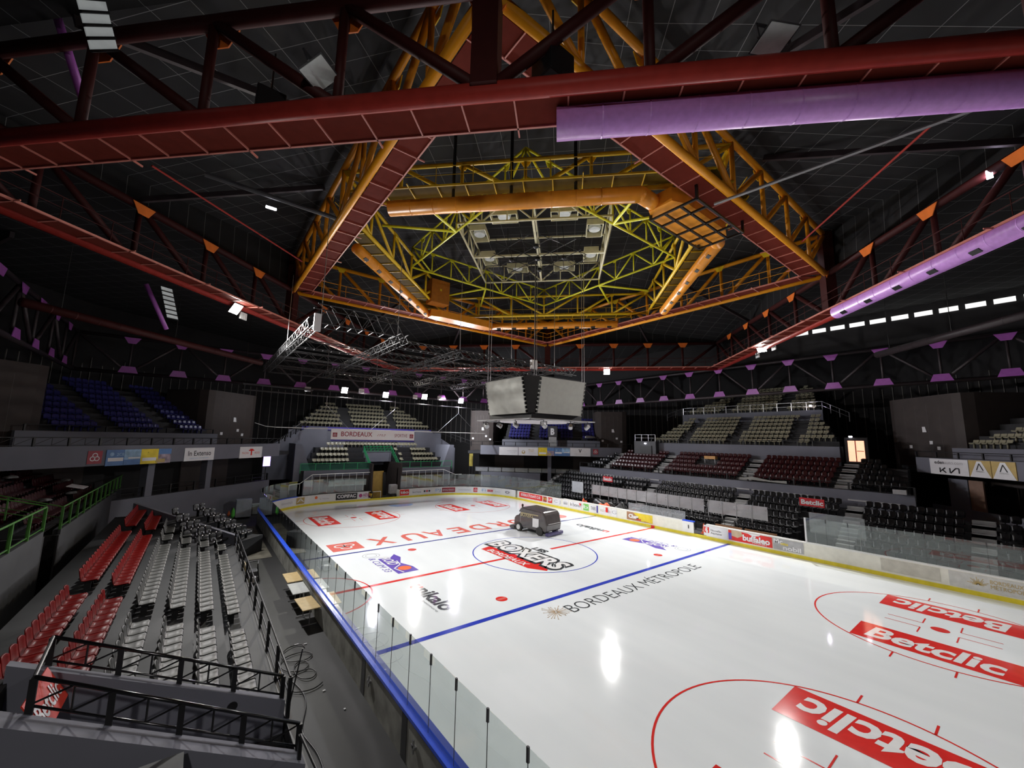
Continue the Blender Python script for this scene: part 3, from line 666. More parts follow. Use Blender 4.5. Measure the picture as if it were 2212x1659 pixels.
def guard(name, pts, h, lab, m='black', n=None, step=2.0, pw=0.08, drop=0.0, mids=(0.5,), cat='guard rail', brace=False, r=0.03, hang=0.0, infill=None, grp=None):
    """a railing along a polyline of foot points; posts drop below the foot by 'hang'"""
    t = thing(name, lab, cat, pts[0], 0, grp); o0 = V(pts[0]); P = [V(p) - o0 for p in pts]
    up = V((0, 0, h)); b = MB()
    for a, c in zip(P, P[1:]): b.tube(a + up, c + up, r, 8)
    b.build('top_rail', M[m], t)
    for f in mids:
        b = MB()
        for a, c in zip(P, P[1:]): b.tube(a + up * f, c + up * f, r * 0.6, 6)
        b.build('mid_rail', M[m], t)
    me = MB().box(-pw / 2, pw / 2, -pw / 2, pw / 2, -hang, h).mesh('post', M[m])
    for a, c in zip(P, P[1:]):
        L = (c - a).length; k = max(1, int(round(L / step)))
        for i in range(k + 1):
            if i == k and c is not P[-1] and (c - P[-1]).length > 0.01: continue
            p = a.lerp(c, i / k); q = bpy.data.objects.new('post', me); C.objects.link(q); q.parent = t; q.location = p; q.rotation_euler = (0, 0, math.atan2((c - a).y, (c - a).x))
        if brace:
            b = MB()
            for i in range(k):
                p, s = a.lerp(c, i / k), a.lerp(c, (i + 0.5) / k); s2 = a.lerp(c, (i + 1) / k)
                b.tube(p + up * 0.12, s + up, r * 0.5, 6); b.tube(s + up * 0.12, s2 + up, r * 0.5, 6); b.tube(s + up * 0.1, s + up, r * 0.5, 6)
            b.build('brace', M[m], t)
    if infill:
        b = MB()
        for a, c in zip(P, P[1:]):
            d = (c - a).normalized(); nn = V((-d.y, d.x, 0)); b.prism([a + up * 0.1, c + up * 0.1, c + up * 0.92, a + up * 0.92], nn * 0.01)
        b.build('infill_panel', infill, t)
    return t
guard('bench_rail', [(16.9, 9.4, 0.25), (16.9, -2.6, 0.25)], 1.25, 'black rail frame behind the far bench', step=2.4, brace=True)
guard('bench_rail', [(16.9, -3.2, 0.25), (16.9, -10.2, 0.25)], 1.3, 'black rail frame behind the near benches', step=1.75, brace=True)
def cone(loc, lab, s=1.0):
    t = thing('traffic_cone', lab, 'traffic cone', loc)
    MB().box(-.19 * s, .19 * s, -.19 * s, .19 * s, 0, .03).build('base', M['cone'], t)
    MB().lathe([(.15 * s, .03), (.035 * s, .72 * s)]).build('body', M['cone'], t)
    b = MB().lathe([(.121 * s, .21 * s), (.096 * s, .32 * s)]); b.build('white_band', M['sign_w'], t); MB().lathe([(.082 * s, .41 * s), (.062 * s, .5 * s)]).build('white_band', M['sign_w'], t)
cone((15.75, -4.55, 0.25), 'orange and white traffic cone standing in the bench gate', 1.15)
cone((16.6, 3.1, 0.25), 'orange traffic cone half hidden behind the low glass', 1.2)
def lump(name, lab, cat, loc, sx, sy, sz, m, seed=1, parent=None):
    random.seed(seed); bm = bmesh.new(); bmesh.ops.create_icosphere(bm, subdivisions=3, radius=1)
    for v in bm.verts:
        n = 0.82 + 0.25 * math.sin(v.co.x * 3.1 + seed) * math.cos(v.co.y * 4.3 + seed * 2) + random.uniform(-.05, .05); v.co = V((v.co.x * sx * n, v.co.y * sy * n, max(-0.0, v.co.z * n + 0.25) * sz))
    me = bpy.data.meshes.new(name); bm.to_mesh(me); bm.free(); me.materials.append(m); me.polygons.foreach_set('use_smooth', [True] * len(me.polygons))
    o = bpy.data.objects.new(name, me); C.objects.link(o); o.location = loc; return tag(o, lab, cat)
lump('folded_tarpaulin', 'big black folded tarpaulin heaped behind the boards', 'tarpaulin', (16.2, 7.1, 0.68), 0.55, 1.7, 0.9, M['black'], 2)
lump('folded_tarpaulin', 'smaller black tarpaulin heap nearer the low glass', 'tarpaulin', (16.2, 4.6, 0.68), 0.5, 1.0, 0.8, M['black'], 5)
lump('red_jacket', 'red jacket left of the black tarpaulin', 'jacket', (15.7, 9.4, 0.25), 0.35, 0.45, 1.05, M['cone'], 3)
lump('red_jacket', 'row of red cloth along the foot of the black tarpaulin', 'jacket', (15.5, 6.3, 0.25), 0.22, 1.4, 1.0, M['cone'], 7)
tag(MB().prism([(14.90, 9.45, 1.02), (14.90, 9.15, 1.02), (14.90, 9.25, 0.72)], (-0.02, 0, 0)).build('red_pennant', M['red']), 'small red cloth hanging over the boards beside the tarpaulin', 'cloth')
tag(MB().box(14.885, 14.905, 5.35, 5.62, 0.62, 1.1).build('red_cloth', M['red']), 'narrow red cloth hanging on the boards above the sticker', 'cloth')
def panel(name, lab, cat, o, X, Y, w, h, m, th=0.04, legs=None):
    X = V(X).normalized(); Y = V(Y).normalized(); p = tag(MB().obox(o, X, Y, X.cross(Y), 0, w, 0, h, -th, 0).build(name, m), lab, cat)
    if legs is not None:
        for f in (.1, .9): q = V(o) + X * w * f; MB().tube((q.x, q.y, legs), (q.x, q.y, q.z + .1), .02, 6).build('leg', M['steel'], p)
    return p
panel('white_board', 'pale whiteboard standing before the black seats left of the bench glass', 'board', (18.4, 13.9, 1.6), (0, -1, 0), (0, 0, 1), 1.9, 1.35, mat('whiteboard', (0.5, 0.53, 0.56), 0.3), legs=0)
panel('white_board', 'frosted panel standing behind the glass in front of the grey stairs', 'board', (17.6, -11.9, 1.5), (0, -1, 0), (0, 0, 1), 3.3, 1.5, GLASS2, legs=0)

# ---------------------------------------------------------------- ice resurfacer with driver
def resurfacer():
    t = thing('ice_resurfacer', 'dark glossy ice resurfacing machine on the ice beside the team emblem', 'ice resurfacer', (4.55, 4.75, 0.0), math.radians(7))
    def shell(name, prof, x0, x1, m, par, bev=0.12):
        b = MB(); b.prism([(x0, y, z) for y, z in prof], (x1 - x0, 0, 0)); return b.build(name, m, par, bevel=bev)
    body = shell('body', [(-1.75, 0.34), (-1.82, 0.9), (-1.62, 1.75), (-1.35, 2.0), (1.15, 2.12), (1.35, 1.95), (1.38, 0.6), (1.38, 0.34)], -1.02, 1.02, M['van'], t, 0.16)
    shell('front_body', [(1.3, 0.4), (1.3, 1.35), (1.9, 1.3), (2.15, 1.05), (2.2, 0.4)], -0.9, 0.9, M['van'], t, 0.08)
    b = MB().box(-1.05, 1.05, -2.0, -1.7, 0.06, 0.32); b.build('conditioner', mat('conditioner_blue', (0.07, 0.06, 0.16), 0.25), t, bevel=0.04)
    MB().box(-0.8, 0.8, -1.86, -1.80, 0.98, 1.03).build('trim_bar', M['steel'], t)
    MB().box(-0.9, 0.9, 2.15, 2.75, 0.04, 0.3).build('scraper', M['van'], t, bevel=0.05)
    for sx in (-1, 1):
        for y in (-1.05, 1.42):
            wl = MB(); wl.tube((sx * 0.86, y, 0.36), (sx * 1.10, y, 0.36), 0.36, 20); o = wl.build('wheel', mat('tyre', (0.03, 0.03, 0.03), 0.6), t)
            if y > 0: MB().tube((sx * 1.08, y, 0.36), (sx * 1.13, y, 0.36), 0.22, 16).build('hub', mat('hub_white', (0.7, 0.7, 0.7)), o)
    MB().box(-1.055, -1.03, -0.95, -0.25, 0.62, 1.35).build('white_poster', M['sign_w'], t)
    MB().box(-1.055, -1.03, -0.9, 1.15, 1.58, 1.66).build('gold_stripe', M['gold'], t)
    text('lettering', 'BOXERS', 0.3, (-1.045, 1.2, 1.35), (0, -1, 0), (0, 0, 1), M['gold'], body, 1.5, 0.02)
    MB().tube((-0.35, 2.0, 1.35), (-0.35, 1.75, 1.62), 0.02).tube((-0.55, 1.74, 1.62), (-0.15, 1.74, 1.62), 0.02).build('steering_wheel', M['black'], t)
    MB().box(-0.65, -0.1, 1.28, 1.55, 1.3, 1.9).build('driver_seat', M['black'], t, bevel=0.04)
    # driver: one continuous skinned body
    d = thing('person', 'person in a dark jacket driving the ice resurfacer', 'person', (0, 0, 0)); d.matrix_world = Matrix.Translation((4.55, 4.75, 0)) @ Matrix.Rotation(math.radians(7), 4, 'Z')
    J = [(-.38, 1.62, 1.36, .15), (-.38, 1.60, 1.55, .15), (-.38, 1.60, 1.80, .17), (-.38, 1.61, 1.93, .07), (-.38, 1.63, 2.02, .06),
         (-.58, 1.60, 1.84, .07), (-.64, 1.72, 1.62, .05), (-.52, 1.86, 1.62, .035), (-.18, 1.60, 1.84, .07), (-.12, 1.72, 1.62, .05), (-.22, 1.86, 1.62, .035),
         (-.48, 1.80, 1.34, .08), (-.48, 2.0, 1.2, .07), (-.28, 1.80, 1.34, .08), (-.28, 2.0, 1.2, .07)]
    Ed = [(0, 1), (1, 2), (2, 3), (3, 4), (2, 5), (5, 6), (6, 7), (2, 8), (8, 9), (9, 10), (0, 11), (11, 12), (0, 13), (13, 14)]
    me = bpy.data.meshes.new('body'); me.from_pydata([j[:3] for j in J], Ed, []); me.materials.append(M['coat']); o = bpy.data.objects.new('body', me); C.objects.link(o); o.parent = d
    sk = o.modifiers.new('skin', 'SKIN'); 
    for i, j in enumerate(J): me.skin_vertices[0].data[i].radius = (j[3], j[3])
    me.skin_vertices[0].data[0].use_root = True; sb = o.modifiers.new('sub', 'SUBSURF'); sb.levels = sb.render_levels = 2
    hd = MB(); hd.lathe([(.03, 1.97), (.065, 2.0), (.085, 2.06), (.092, 2.13), (.08, 2.2), (.045, 2.24), (.01, 2.25)], (-.38, 1.64, 0), 14)
    h = hd.build('head', M['skin'], d, True); MB().obox((-.38, 1.735, 2.1), (1, 0, 0), (0, 1, 0), ZN, -.013, .013, -.01, .02, -.02, .02).build('nose', M['skin'], h)
    for s in (-1, 1): MB().lathe([(.004, -.008), (.011, 0), (.004, .008)], (-.38 + s * .032, 1.722, 2.12), 8).build('eye', M['black'], h)
    MB().obox((-.38, 1.722, 2.05), (1, 0, 0), (0, 1, 0), ZN, -.025, .025, -.004, .006, -.004, .004).build('mouth', mat('lip', (.4, .12, .1)), h)
    MB().lathe([(.09, 2.02), (.102, 2.1), (.1, 2.18), (.075, 2.25), (.02, 2.275)], (-.38, 1.615, 0), 14).build('hair', M['hair'], d, True)
    for s, x in ((-1, -.50), (1, -.24)):
        hb = MB(); hb.box(x - .035, x + .035, 1.80, 1.88, 1.60, 1.64)
        for k in range(4): hb.tube((x - .03 + .02 * k, 1.87, 1.63), (x - .03 + .02 * k, 1.91 - .004 * abs(k - 1.5), 1.60), .009, 6).tube((x - .03 + .02 * k, 1.91, 1.60), (x - .03 + .02 * k, 1.885, 1.58), .008, 6)
        hb.tube((x - s * .03, 1.83, 1.61), (x - s * .05, 1.87, 1.58), .01, 6); hb.build('hand', M['skin'], d)
resurfacer()
MB().box(14.93, 15.25, -4.05, -3.0, BH - 0.02, BH + 0.06).build('blue_cap', M['blue'], boards)
tag(MB().box(15.1, 15.2, -12.4, -12.3, 1.2, 2.9).build('glass_end_post', M['sign_w']), 'white post ending the glass beside the players benches', 'post')
tag(MB().box(-16.9, -15.5, 9.0, 20.5, -0.02, 0.008).build('floor_mat', mat('worn_mat', (0.15, 0.14, 0.11), 0.7, var=0.5, scale=1.2)), 'worn pale floor covering at the far end of the left walkway', 'floor mat')

# ---------------------------------------------------------------- stands: concrete tiers
class Frame:
    """local frame of a stand: u along the rows, v away from the ice"""
    def __init__(s, deg): s.a = math.radians(deg); s.U = V((math.cos(s.a), math.sin(s.a), 0)); s.V = V((-math.sin(s.a), math.cos(s.a), 0))
    def p(s, u, v, z=0.0): return s.U * u + s.V * v + V((0, 0, z))
RIGHT, LEFT, FAR, CFR, CFL, CNR = Frame(-90), Frame(90), Frame(0), Frame(-45), Frame(45), Frame(-135)
def tiers(name, F, v0, n, pitch, rise, z0, u0, u1, base=0.0, m='tread_d', back=0.0, cuts=(), slope0=0.0, slope1=0.0):
    """cuts: (u_from, u_to, rows) left out of the first rows. slope: how far the ends move per row"""
    b = MB()
    for k in range(n):
        a0 = u0 + slope0 * k; a1 = u1 + slope1 * k; segs = [(a0, a1)]
        for c0, c1, r in cuts:
            if k < r:
                ns = []
                for s0, s1 in segs:
                    if c1 <= s0 or c0 >= s1: ns.append((s0, s1)); continue
                    if c0 > s0: ns.append((s0, c0))
                    if c1 < s1: ns.append((c1, s1))
                segs = ns
        vb = v0 + pitch * (k + 1) + (back if k == n - 1 else 0.0)
        for s0, s1 in segs:
            lo = max(base, z0 + rise * k - rise - 0.5)
            b.obox((0, 0, 0), F.U, F.V, ZN, s0, s1, v0 + pitch * k, vb, lo if k else base, z0 + rise * k)
    return struct(b.build(name, M[m]))
def wallb(name, F, u0, u1, v0, v1, z0, z1, m='wallg'): return struct(MB().obox((0, 0, 0), F.U, F.V, ZN, u0, u1, v0, v1, z0, z1).build(name, M[m]))
def steps(F, u, v0, n, pitch, rise, z0, w, lab, m='stair'):
    """light aisle steps let into the tiers: two steps per row"""
    t = thing('aisle_stairs', lab, 'stairs', F.p(u, v0, z0)); t.rotation_euler = (0, 0, F.a); b = MB(); c = MB()
    for k in range(2 * n):
        zt = rise * (k + 1) / 2 - rise / 2 + 0.02
        b.box(-w / 2, w / 2, pitch * k / 2, pitch * n, zt - rise / 2, zt); c.box(-w / 2 + .03, w / 2 - .03, pitch * k / 2 - 0.005, pitch * k / 2 + 0.07, zt - .045, zt + 0.008)
    b.build('step_block', M[m], t); tag(c.build('nosing', mat('nosing_grey', (0.33, 0.34, 0.34), 0.6), t), 'pale step nosings', kind='stuff')
# right side (u = -y)
RLv0, RLz0, RP, RR = 18.98, 0.40, 0.80, 0.49
CUTR = ((-11.6, -9.0, 4), (10.4, 12.7, 4))
tiers('terrace_right_lower', RIGHT, RLv0, 6, RP, RR, RLz0, -24.6, 27.5, back=0.5, cuts=CUTR, slope0=0.75)
wallb('wall_right_upper_front', RIGHT, -18.0, 17.0, 24.28, 24.55, 0, 4.35)
tiers('terrace_right_upper', RIGHT, 24.55, 5, 0.90, 0.44, 4.40, -17.6, 16.6, base=3.0, back=0.3, slope0=0.1, slope1=-0.1)
wallb('wall_right_tribune', RIGHT, -11.5, 11.4, 29.35, 29.65, 4.0, 8.0)
tiers('terrace_right_tribune', RIGHT, 29.65, 7, 0.80, 0.48, 8.02, -9.6, 11.6, base=6.5, slope0=0.42, slope1=-0.42, back=0.7)
wallb('wall_right_parapet', RIGHT, -8.3, 8.6, 35.95, 36.15, 9.0, 12.15)
tiers('terrace_right_top', RIGHT, 36.15, 8, 0.80, 0.44, 12.1, -8.0, 8.4, base=9.0, slope0=0.75, slope1=-0.3, back=0.4)
for i, y in enumerate((21.4, 5.1, -4.9, -12.9 - .6, -20.4)): steps(RIGHT, -y, RLv0, 6, RP, RR, RLz0, 1.1, f'light grey aisle steps in the lower right stand, {ordn(i)} from the far end')
for i, y in enumerate((13.5, 5.7, -4.4, -12.4)): steps(RIGHT, -y, 24.55, 5, 0.9, 0.44, 4.40, 1.15, f'light grey aisle steps in the dark red stand, {ordn(i)} from the far end')
# far end
wallb('wall_far_front_left', FAR, -9.8, -1.75, 31.2, 31.5, 0, 3.85); wallb('wall_far_front_right', FAR, 2.0, 10.2, 31.2, 31.5, 0, 3.85)
struct(MB().box(-8.6, -1.8, 31.15, 31.2, 0.2, 3.1).build('trim_brown_cladding_left', M['brown'])); struct(MB().box(2.3, 9.1, 31.15, 31.2, 0.2, 3.1).build('trim_brown_cladding_right', M['brown']))
struct(MB().box(-1.95, -1.75, 30.2, 38, 0, 4.6).box(2.0, 2.2, 30.2, 38, 0, 4.6).build('wall_tunnel_sides', M['brown']))
wallb('wall_tunnel_lintel', FAR, -1.95, 2.2, 34.5, 34.9, 4.6, 6.15); struct(MB().box(-1.9, 2.1, 37.5, 37.7, 0, 5).build('wall_tunnel_end', M['walld']))
struct(MB().box(-1.8, 2.0, 30.0, 34.9, 4.55, 4.62).build('ceiling_tunnel', M['walld'])) if 0 else None
tiers('terrace_far_lower', FAR, 31.5, 5, 0.80, 0.68, 3.85, -10.2, 10.6, base=2.6, cuts=((-1.95, 2.2, 4),), slope0=0.55, slope1=-0.55, back=1.4, m='tread_d')
wallb('wall_far_tribune', FAR, -11.0, 11.4, 36.9, 37.2, 4, 8.9, 'wallg')
wallb('trim_far_banner_band', FAR, -9.5, 9.5, 36.7, 36.92, 8.9, 9.35, 'navyb')
tiers('terrace_far_top', FAR, 37.2, 6, 0.74, 0.60, 9.40, -10.5, 10.5, base=7.5, slope0=0.75, slope1=-0.75, back=0.5)
for s, nm in ((-1, 'left'), (1, 'right')):
    # sloping blue-grey wall beside the far stand and the stair line on it
    b = MB(); b.prism([(s * 6.4, 36.0, 2.5), (s * 13.6, 36.0, 2.5), (s * 13.6, 36.0, 6.5), (s * 8.7, 36.0, 9.3), (s * 6.4, 36.0, 9.3)][::s], (0, 0.25, 0)); struct(b.build('wall_far_slope_' + nm, M['wallg']))
    b = MB(); b.prism([(s * 8.6, 31.6, 2.6), (s * 10.9, 31.6, 2.6), (s * 10.9, 31.6, 7.1), (s * 10.2, 31.6, 7.1)][::s], (0, 4.4, 0)); struct(b.build('wall_far_wing_' + nm, M['wallg']))
# corners: fascia ring, recess behind it, tiers of blue seats above
def corner(F, nm, half, vF, zb=5.78, zt=7.15, lowwall=3.1, u1=None):
    u1 = half if u1 is None else u1
    wallb('wall_fascia_' + nm, F, -half, half, vF, vF + 0.3, zb, zt); wallb('floor_balcony_' + nm, F, -half - 2, half + 2, vF + 0.3, vF + 5.0, zb + 0.1, zb + 0.5, 'tread_d')
    wallb('wall_low_' + nm, F, -half, u1, vF + 0.9, vF + 1.15, 0, lowwall, 'wallg'); wallb('floor_concourse_' + nm, F, -half, u1, vF + 1.15, vF + 4.0, lowwall - 1.3, lowwall - 1.0, 'tread_d')
    wallb('wall_recess_' + nm, F, -half - 1, half + 1, vF + 4.0, vF + 4.2, 0, 6.0, 'walld')
    struct(MB().obox((0, 0, 0), F.U, F.V, ZN, -8.9, -4.2, vF + 3.9, vF + 4.0, 1.8, 5.9).obox((0, 0, 0), F.U, F.V, ZN, 3.6, 9.0, vF + 3.9, vF + 4.0, 1.8, 5.9).build('trim_recess_panels_' + nm, M['brown']))
    for k, u in enumerate((-2.0, 3.4) if nm == 'far_left' else (-.3,)): wallb(f'trim_column_{nm}_{k + 1}', F, u, u + 0.55, vF + 0.95, vF + 1.6, 1.9, zb, 'wallg')
corner(CFR, 'far_right', 10.5, 30.2, u1=-1.4); corner(CFL, 'far_left', 11.6, 29.8)
corner(CNR, 'near_right', 9.5, 32.9, 5.95, 7.25, 3.3)
def corner_top(F, nm, n=7, half=7.0):
    wallb('wall_blue_stand_' + nm, F, -half - 0.8, half + 0.8, 34.4, 34.65, 6.2, 8.1); tiers('terrace_blue_' + nm, F, 34.65, n, 0.8, 0.5, 8.1, -half - 0.5, half + 0.5, base=6.5, back=1.0)
corner_top(CFR, 'far_right'); corner_top(CFL, 'far_left', 9, 7.2); corner_top(CNR, 'near_right', 6, 7.0)
def tower(F, u0, u1, v, nm, label=None, z1=12.8):
    b = MB(); pts = [F.p(u, vv) for u, vv in ((u0, v + 1.0), (u0 + 0.25, v + 0.2), (u0 + 0.9, v), (u1 - 0.9, v), (u1 - 0.25, v + 0.2), (u1, v + 1.0), (u1, v + 5), (u0, v + 5))]
    b.prism([(p.x, p.y, 5.9) for p in pts], (0, 0, z1 - 5.9)); o = struct(b.build('wall_tower_' + nm, M['brown']))
    s = MB(); n = 5
    for k in range(1, n): u = u0 + 0.9 + (u1 - u0 - 1.8) * k / n; s.obox((0, 0, 0), F.U, F.V, ZN, u - .012, u + .012, v - 0.012, v + 0.01, 7.3, z1 - 0.8)
    s.build('panel_joint', M['batten'] if 0 else mat('joint_grey', (0.10, 0.09, 0.085)), o)
    lt = F.p((u0 + u1) / 2, v - 0.06, 9.5); q = MB().prism([lt, lt + F.U * 0.42, lt + F.U * 0.3 + ZN * 0.5, lt + ZN * 0.5], F.V * 0.03).build('white_notice', M['sign_w'], o)
    for du, z in ((-1.6, 8.0), (1.3, 7.9), (0.6, 8.4)):
        lt = F.p((u0 + u1) / 2 + du, v - 0.05, z); MB().obox(lt, F.U, F.V, ZN, 0, .32, 0, .03, 0, .3).build('white_notice', M['sign_w'], o)
tower(CFL, 7.3, 14.5, 35.4, 'far_left_end'); tower(CFL, -14.0, -5.9, 35.2, 'far_left_side'); tower(CFR, -13.6, -9.3, 35.4, 'far_right_end'); tower(CFR, 7.2, 12.3, 35.4, 'far_right_side')
tower(CNR, -15.6, -7.6, 35.4, 'near_right')

# ---------------------------------------------------------------- seats
def seat_mesh(name, m, res=1, part=None, bucket=True, low=False):
    """moulded shell: u across, local -y is the front. part: None, 'seat' or 'backrest'"""
    prof = [(-0.24, 0.36), (-0.20, 0.41), (-0.05, 0.40), (0.10, 0.385), (0.18, 0.40), (0.225, 0.48), (0.25, 0.60), (0.268, 0.72), (0.275, 0.79), (0.285, 0.81)]
    if low: prof = [(-0.20, 0.36), (-0.16, 0.42), (0.08, 0.42), (0.15, 0.46), (0.20, 0.56), (0.23, 0.67), (0.25, 0.69)]
    elif res == 0: prof = [prof[i] for i in (0, 1, 3, 4, 6, 8, 9)]
    if part == 'seat': prof = prof[:6]
    if part == 'backrest': prof = prof[4:]
    nu = 6 if res else 4; b = MB(); th = 0.025; n = len(prof)
    for side in (0, 1):
        for i, (y, z) in enumerate(prof):
            for j in range(nu + 1):
                t = 2.0 * j / nu - 1; wdt = 0.225 - (0.03 if i == n - 1 and part != 'seat' else 0) - (0.02 if i == 0 and part != 'backrest' else 0)
                lift = 0.035 * t * t if bucket else 0; yy = y - (lift if z > 0.45 else 0); zz = z + (lift if z <= 0.45 else 0) - (0.05 * t ** 4 if z > 0.78 else 0)
                b.v.append((t * wdt, yy + (th if z > 0.42 and side else 0), zz - (th if z <= 0.42 and side else 0)))
    k = nu + 1; off = n * k
    for i in range(n - 1):
        for j in range(nu):
            a = i * k + j; b.f.append((a, a + 1, a + k + 1, a + k)); b.f.append((off + a, off + a + k, off + a + k + 1, off + a + 1))
    rim = [(0, j) for j in range(nu)] + [(i, nu) for i in range(n - 1)] + [(n - 1, j) for j in range(nu, 0, -1)] + [(i, 0) for i in range(n - 1, 0, -1)]
    rim = [i * k + j for i, j in rim]
    for a, c in zip(rim, rim[1:] + rim[:1]): b.f.append((c, a, off + a, off + c))
    if res == 0: b.box(-0.03, 0.03, -0.05, 0.10, 0, 0.36)
    return b.mesh(name, m, True)
def bracket_mesh(m):
    return MB().box(-0.03, 0.03, -0.05, 0.12, 0, 0.38).box(-0.16, 0.16, -0.16, 0.16, 0.345, 0.37).mesh('bracket', m)
PROTO = {}
def seat_proto(kind, m, parts):
    if kind in PROTO: return PROTO[kind]
    if parts: PROTO[kind] = dict(seat=seat_mesh('seat', m, 1, 'seat'), backrest=seat_mesh('backrest', m, 1, 'backrest'), bracket=bracket_mesh(M['black']))
    else: PROTO[kind] = seat_mesh(kind, m, 0, low=kind.startswith('beige'))
    return PROTO[kind]
def put_seat(kind, m, p, ang, label, group, parts=False):
    pr = seat_proto(kind, m, parts)
    if parts:
        t = thing(kind, label, 'stadium seat', p, ang, group)
        for nm, me in pr.items():
            o = bpy.data.objects.new(nm, me); C.objects.link(o); o.parent = t
        return t
    o = bpy.data.objects.new(kind, pr); C.objects.link(o); o.location = p; o.rotation_euler = (0, 0, ang); return tag(o, label, 'stadium seat', group)
STUFF = {}
def seat_rows(kind, mkey, F, v0, n, pitch, rise, z0, rng, gaps, where, color, parts=False, step=0.5, k0=0, as_stuff=False, end='the near end', flip=False, rown=None, sp=0.5, vs=0.5):
    """rng(k) -> (u0, u1); gaps = [(u, half width)]"""
    m = M[mkey]; cnt = 0
    for k in range(k0, n):
        a, c = rng(k); us = []; u = a + sp / 2
        while u < c - sp / 2 + 1e-6:
            if not any(abs(u - g) < h + sp * 0.45 for g, h, *r in gaps if not r or k in r[0]): us.append(u)
            u += sp
        if flip: us = us[::-1]
        rn = rown[k - k0] if rown else (['lowest', 'second', 'third', 'fourth', 'fifth', 'sixth', 'seventh', 'eighth', 'ninth'][k] + ' row')
        for i, u in enumerate(us):
            p = F.p(u, v0 + pitch * k + pitch * vs, z0 + rise * k)
            if as_stuff: STUFF.setdefault(kind, (m, []))[1].append((p, F.a)); continue
            put_seat(kind, m, p, F.a, f'{color} seat, {ordn(i)} from {end}, {rn}, {where}', f'{color} seats in {where}', parts); cnt += 1
    return cnt
def flush_stuff(kind, name, label):
    m, L = STUFF[kind]; me0 = seat_proto(kind, m, False); b = MB()
    vs = [v.co.copy() for v in me0.vertices]; fs = [tuple(p.vertices) for p in me0.polygons]
    for p, a in L:
        n = len(b.v); ca, sa = math.cos(a), math.sin(a); b.v += [(p.x + v.x * ca - v.y * sa, p.y + v.x * sa + v.y * ca, p.z + v.z) for v in vs]; b.f += [tuple(n + i for i in f) for f in fs]
    return tag(b.build(name, m, None, True), label, 'seats', None, 'stuff')

# left telescopic tribune: four grey rows, two red rows (u = y, v = -x)
LV0, LP, LR, LZ0 = 17.95, 0.85, 0.30, 1.03
def left_tribune():
    end = lambda k: 9.4 + 1.05 * k
    b = MB()
    for k in range(6):
        v = LV0 + LP * k; b.obox((0, 0, 0), LEFT.U, LEFT.V, ZN, -10.6, end(k), v - (0.35 if k == 0 else 0), v + LP + (1.0 if k == 5 else 0), 0, LZ0 + LR * k)
    struct(b.build('terrace_left_tribune', M['tread']))
    s = MB().box(-17.72, -17.58, -12.9, 9.2, 0.0, 1.05); struct(s.build('trim_tribune_edge', M['dgrey']))
    names = ['rinkside row', 'second row up', 'third row up', 'row below the red seats', 'lower red row', 'upper red row']
    g = [(-4.6, 0.55), (5.6, 0.3), (8.2, .2)]
    seat_rows('grey_stadium_chair', 's_grey', LEFT, LV0, 4, LP, LR, LZ0, lambda k: (-10.3, end(k) - 0.5), g, 'left stand', 'grey', True, rown=names[:4], sp=0.52, vs=0.62)
    seat_rows('red_stadium_chair', 's_red', LEFT, LV0, 6, LP, LR, LZ0, lambda k: (-10.3, 13.2 if k == 4 else 14.2), [(-3.2, 0.55), (7.4, .35)], 'left stand', 'red', True, k0=4, rown=names[4:], sp=0.5, vs=0.62)
    w = MB(); a = LEFT.p(9.0, 17.7, 0); c = LEFT.p(15.2, 23.3, 0); d = (c - a).normalized(); nn = V((-d.y, d.x, 0))
    L = (c - a).length; w.prism([a, c, c + ZN * 3.3, a + ZN * 1.65], nn * -0.22); struct(w.build('wall_tribune_end', M['wallg']))
    b = MB()
    for k in range(5): b.obox((0, 0, 0), CFL.U, CFL.V, ZN, -9.6 + .5 * k, -3.4, 19.1 + 0.85 * k, 20 + 0.85 * k, 0, 1.1 + 0.34 * k)
    struct(b.build('terrace_far_left_low', M['tread_d']))
    seat_rows('black_stadium_chair', 's_black', CFL, 19.1, 5, 0.85, 0.34, 1.1, lambda k: (-8.7 + .5 * k, -3.8), [(-5.5, 0.3)], 'block behind the grey seats', 'black', end='the walkway', flip=True)
left_tribune()
guard('walkway_rail', [(-17.68, -10.8, 1.05), (-17.68, 9.0, 1.05)], 0.95, 'black guard rail along the rink side of the grey seats', step=1.9, pw=0.09, mids=(0.15, 0.55), r=0.028, hang=0.2)
for i, (y, h) in enumerate(((3.6, 1.5), (-8.9, 1.35), (-7.2, 0.9), (-5.6, 0.75), (-1.6, 0.8))):
    tag(MB().prism([(-17.52, y - .45, 0.15), (-17.52, y + .4, 0.15), (-17.52, y + .32, 0.2 + h * .7), (-17.52, y - .4, 0.15 + h * .75)], (-0.03, 0, 0)).build('plywood_sheet', M['ply']), 'cream plywood sheet leaning below the walkway rail, ' + ['farthest of five', 'nearest of five', 'second nearest of five', 'third nearest of five', 'second farthest of five'][i], 'plywood', 'plywood sheets under the walkway rail')
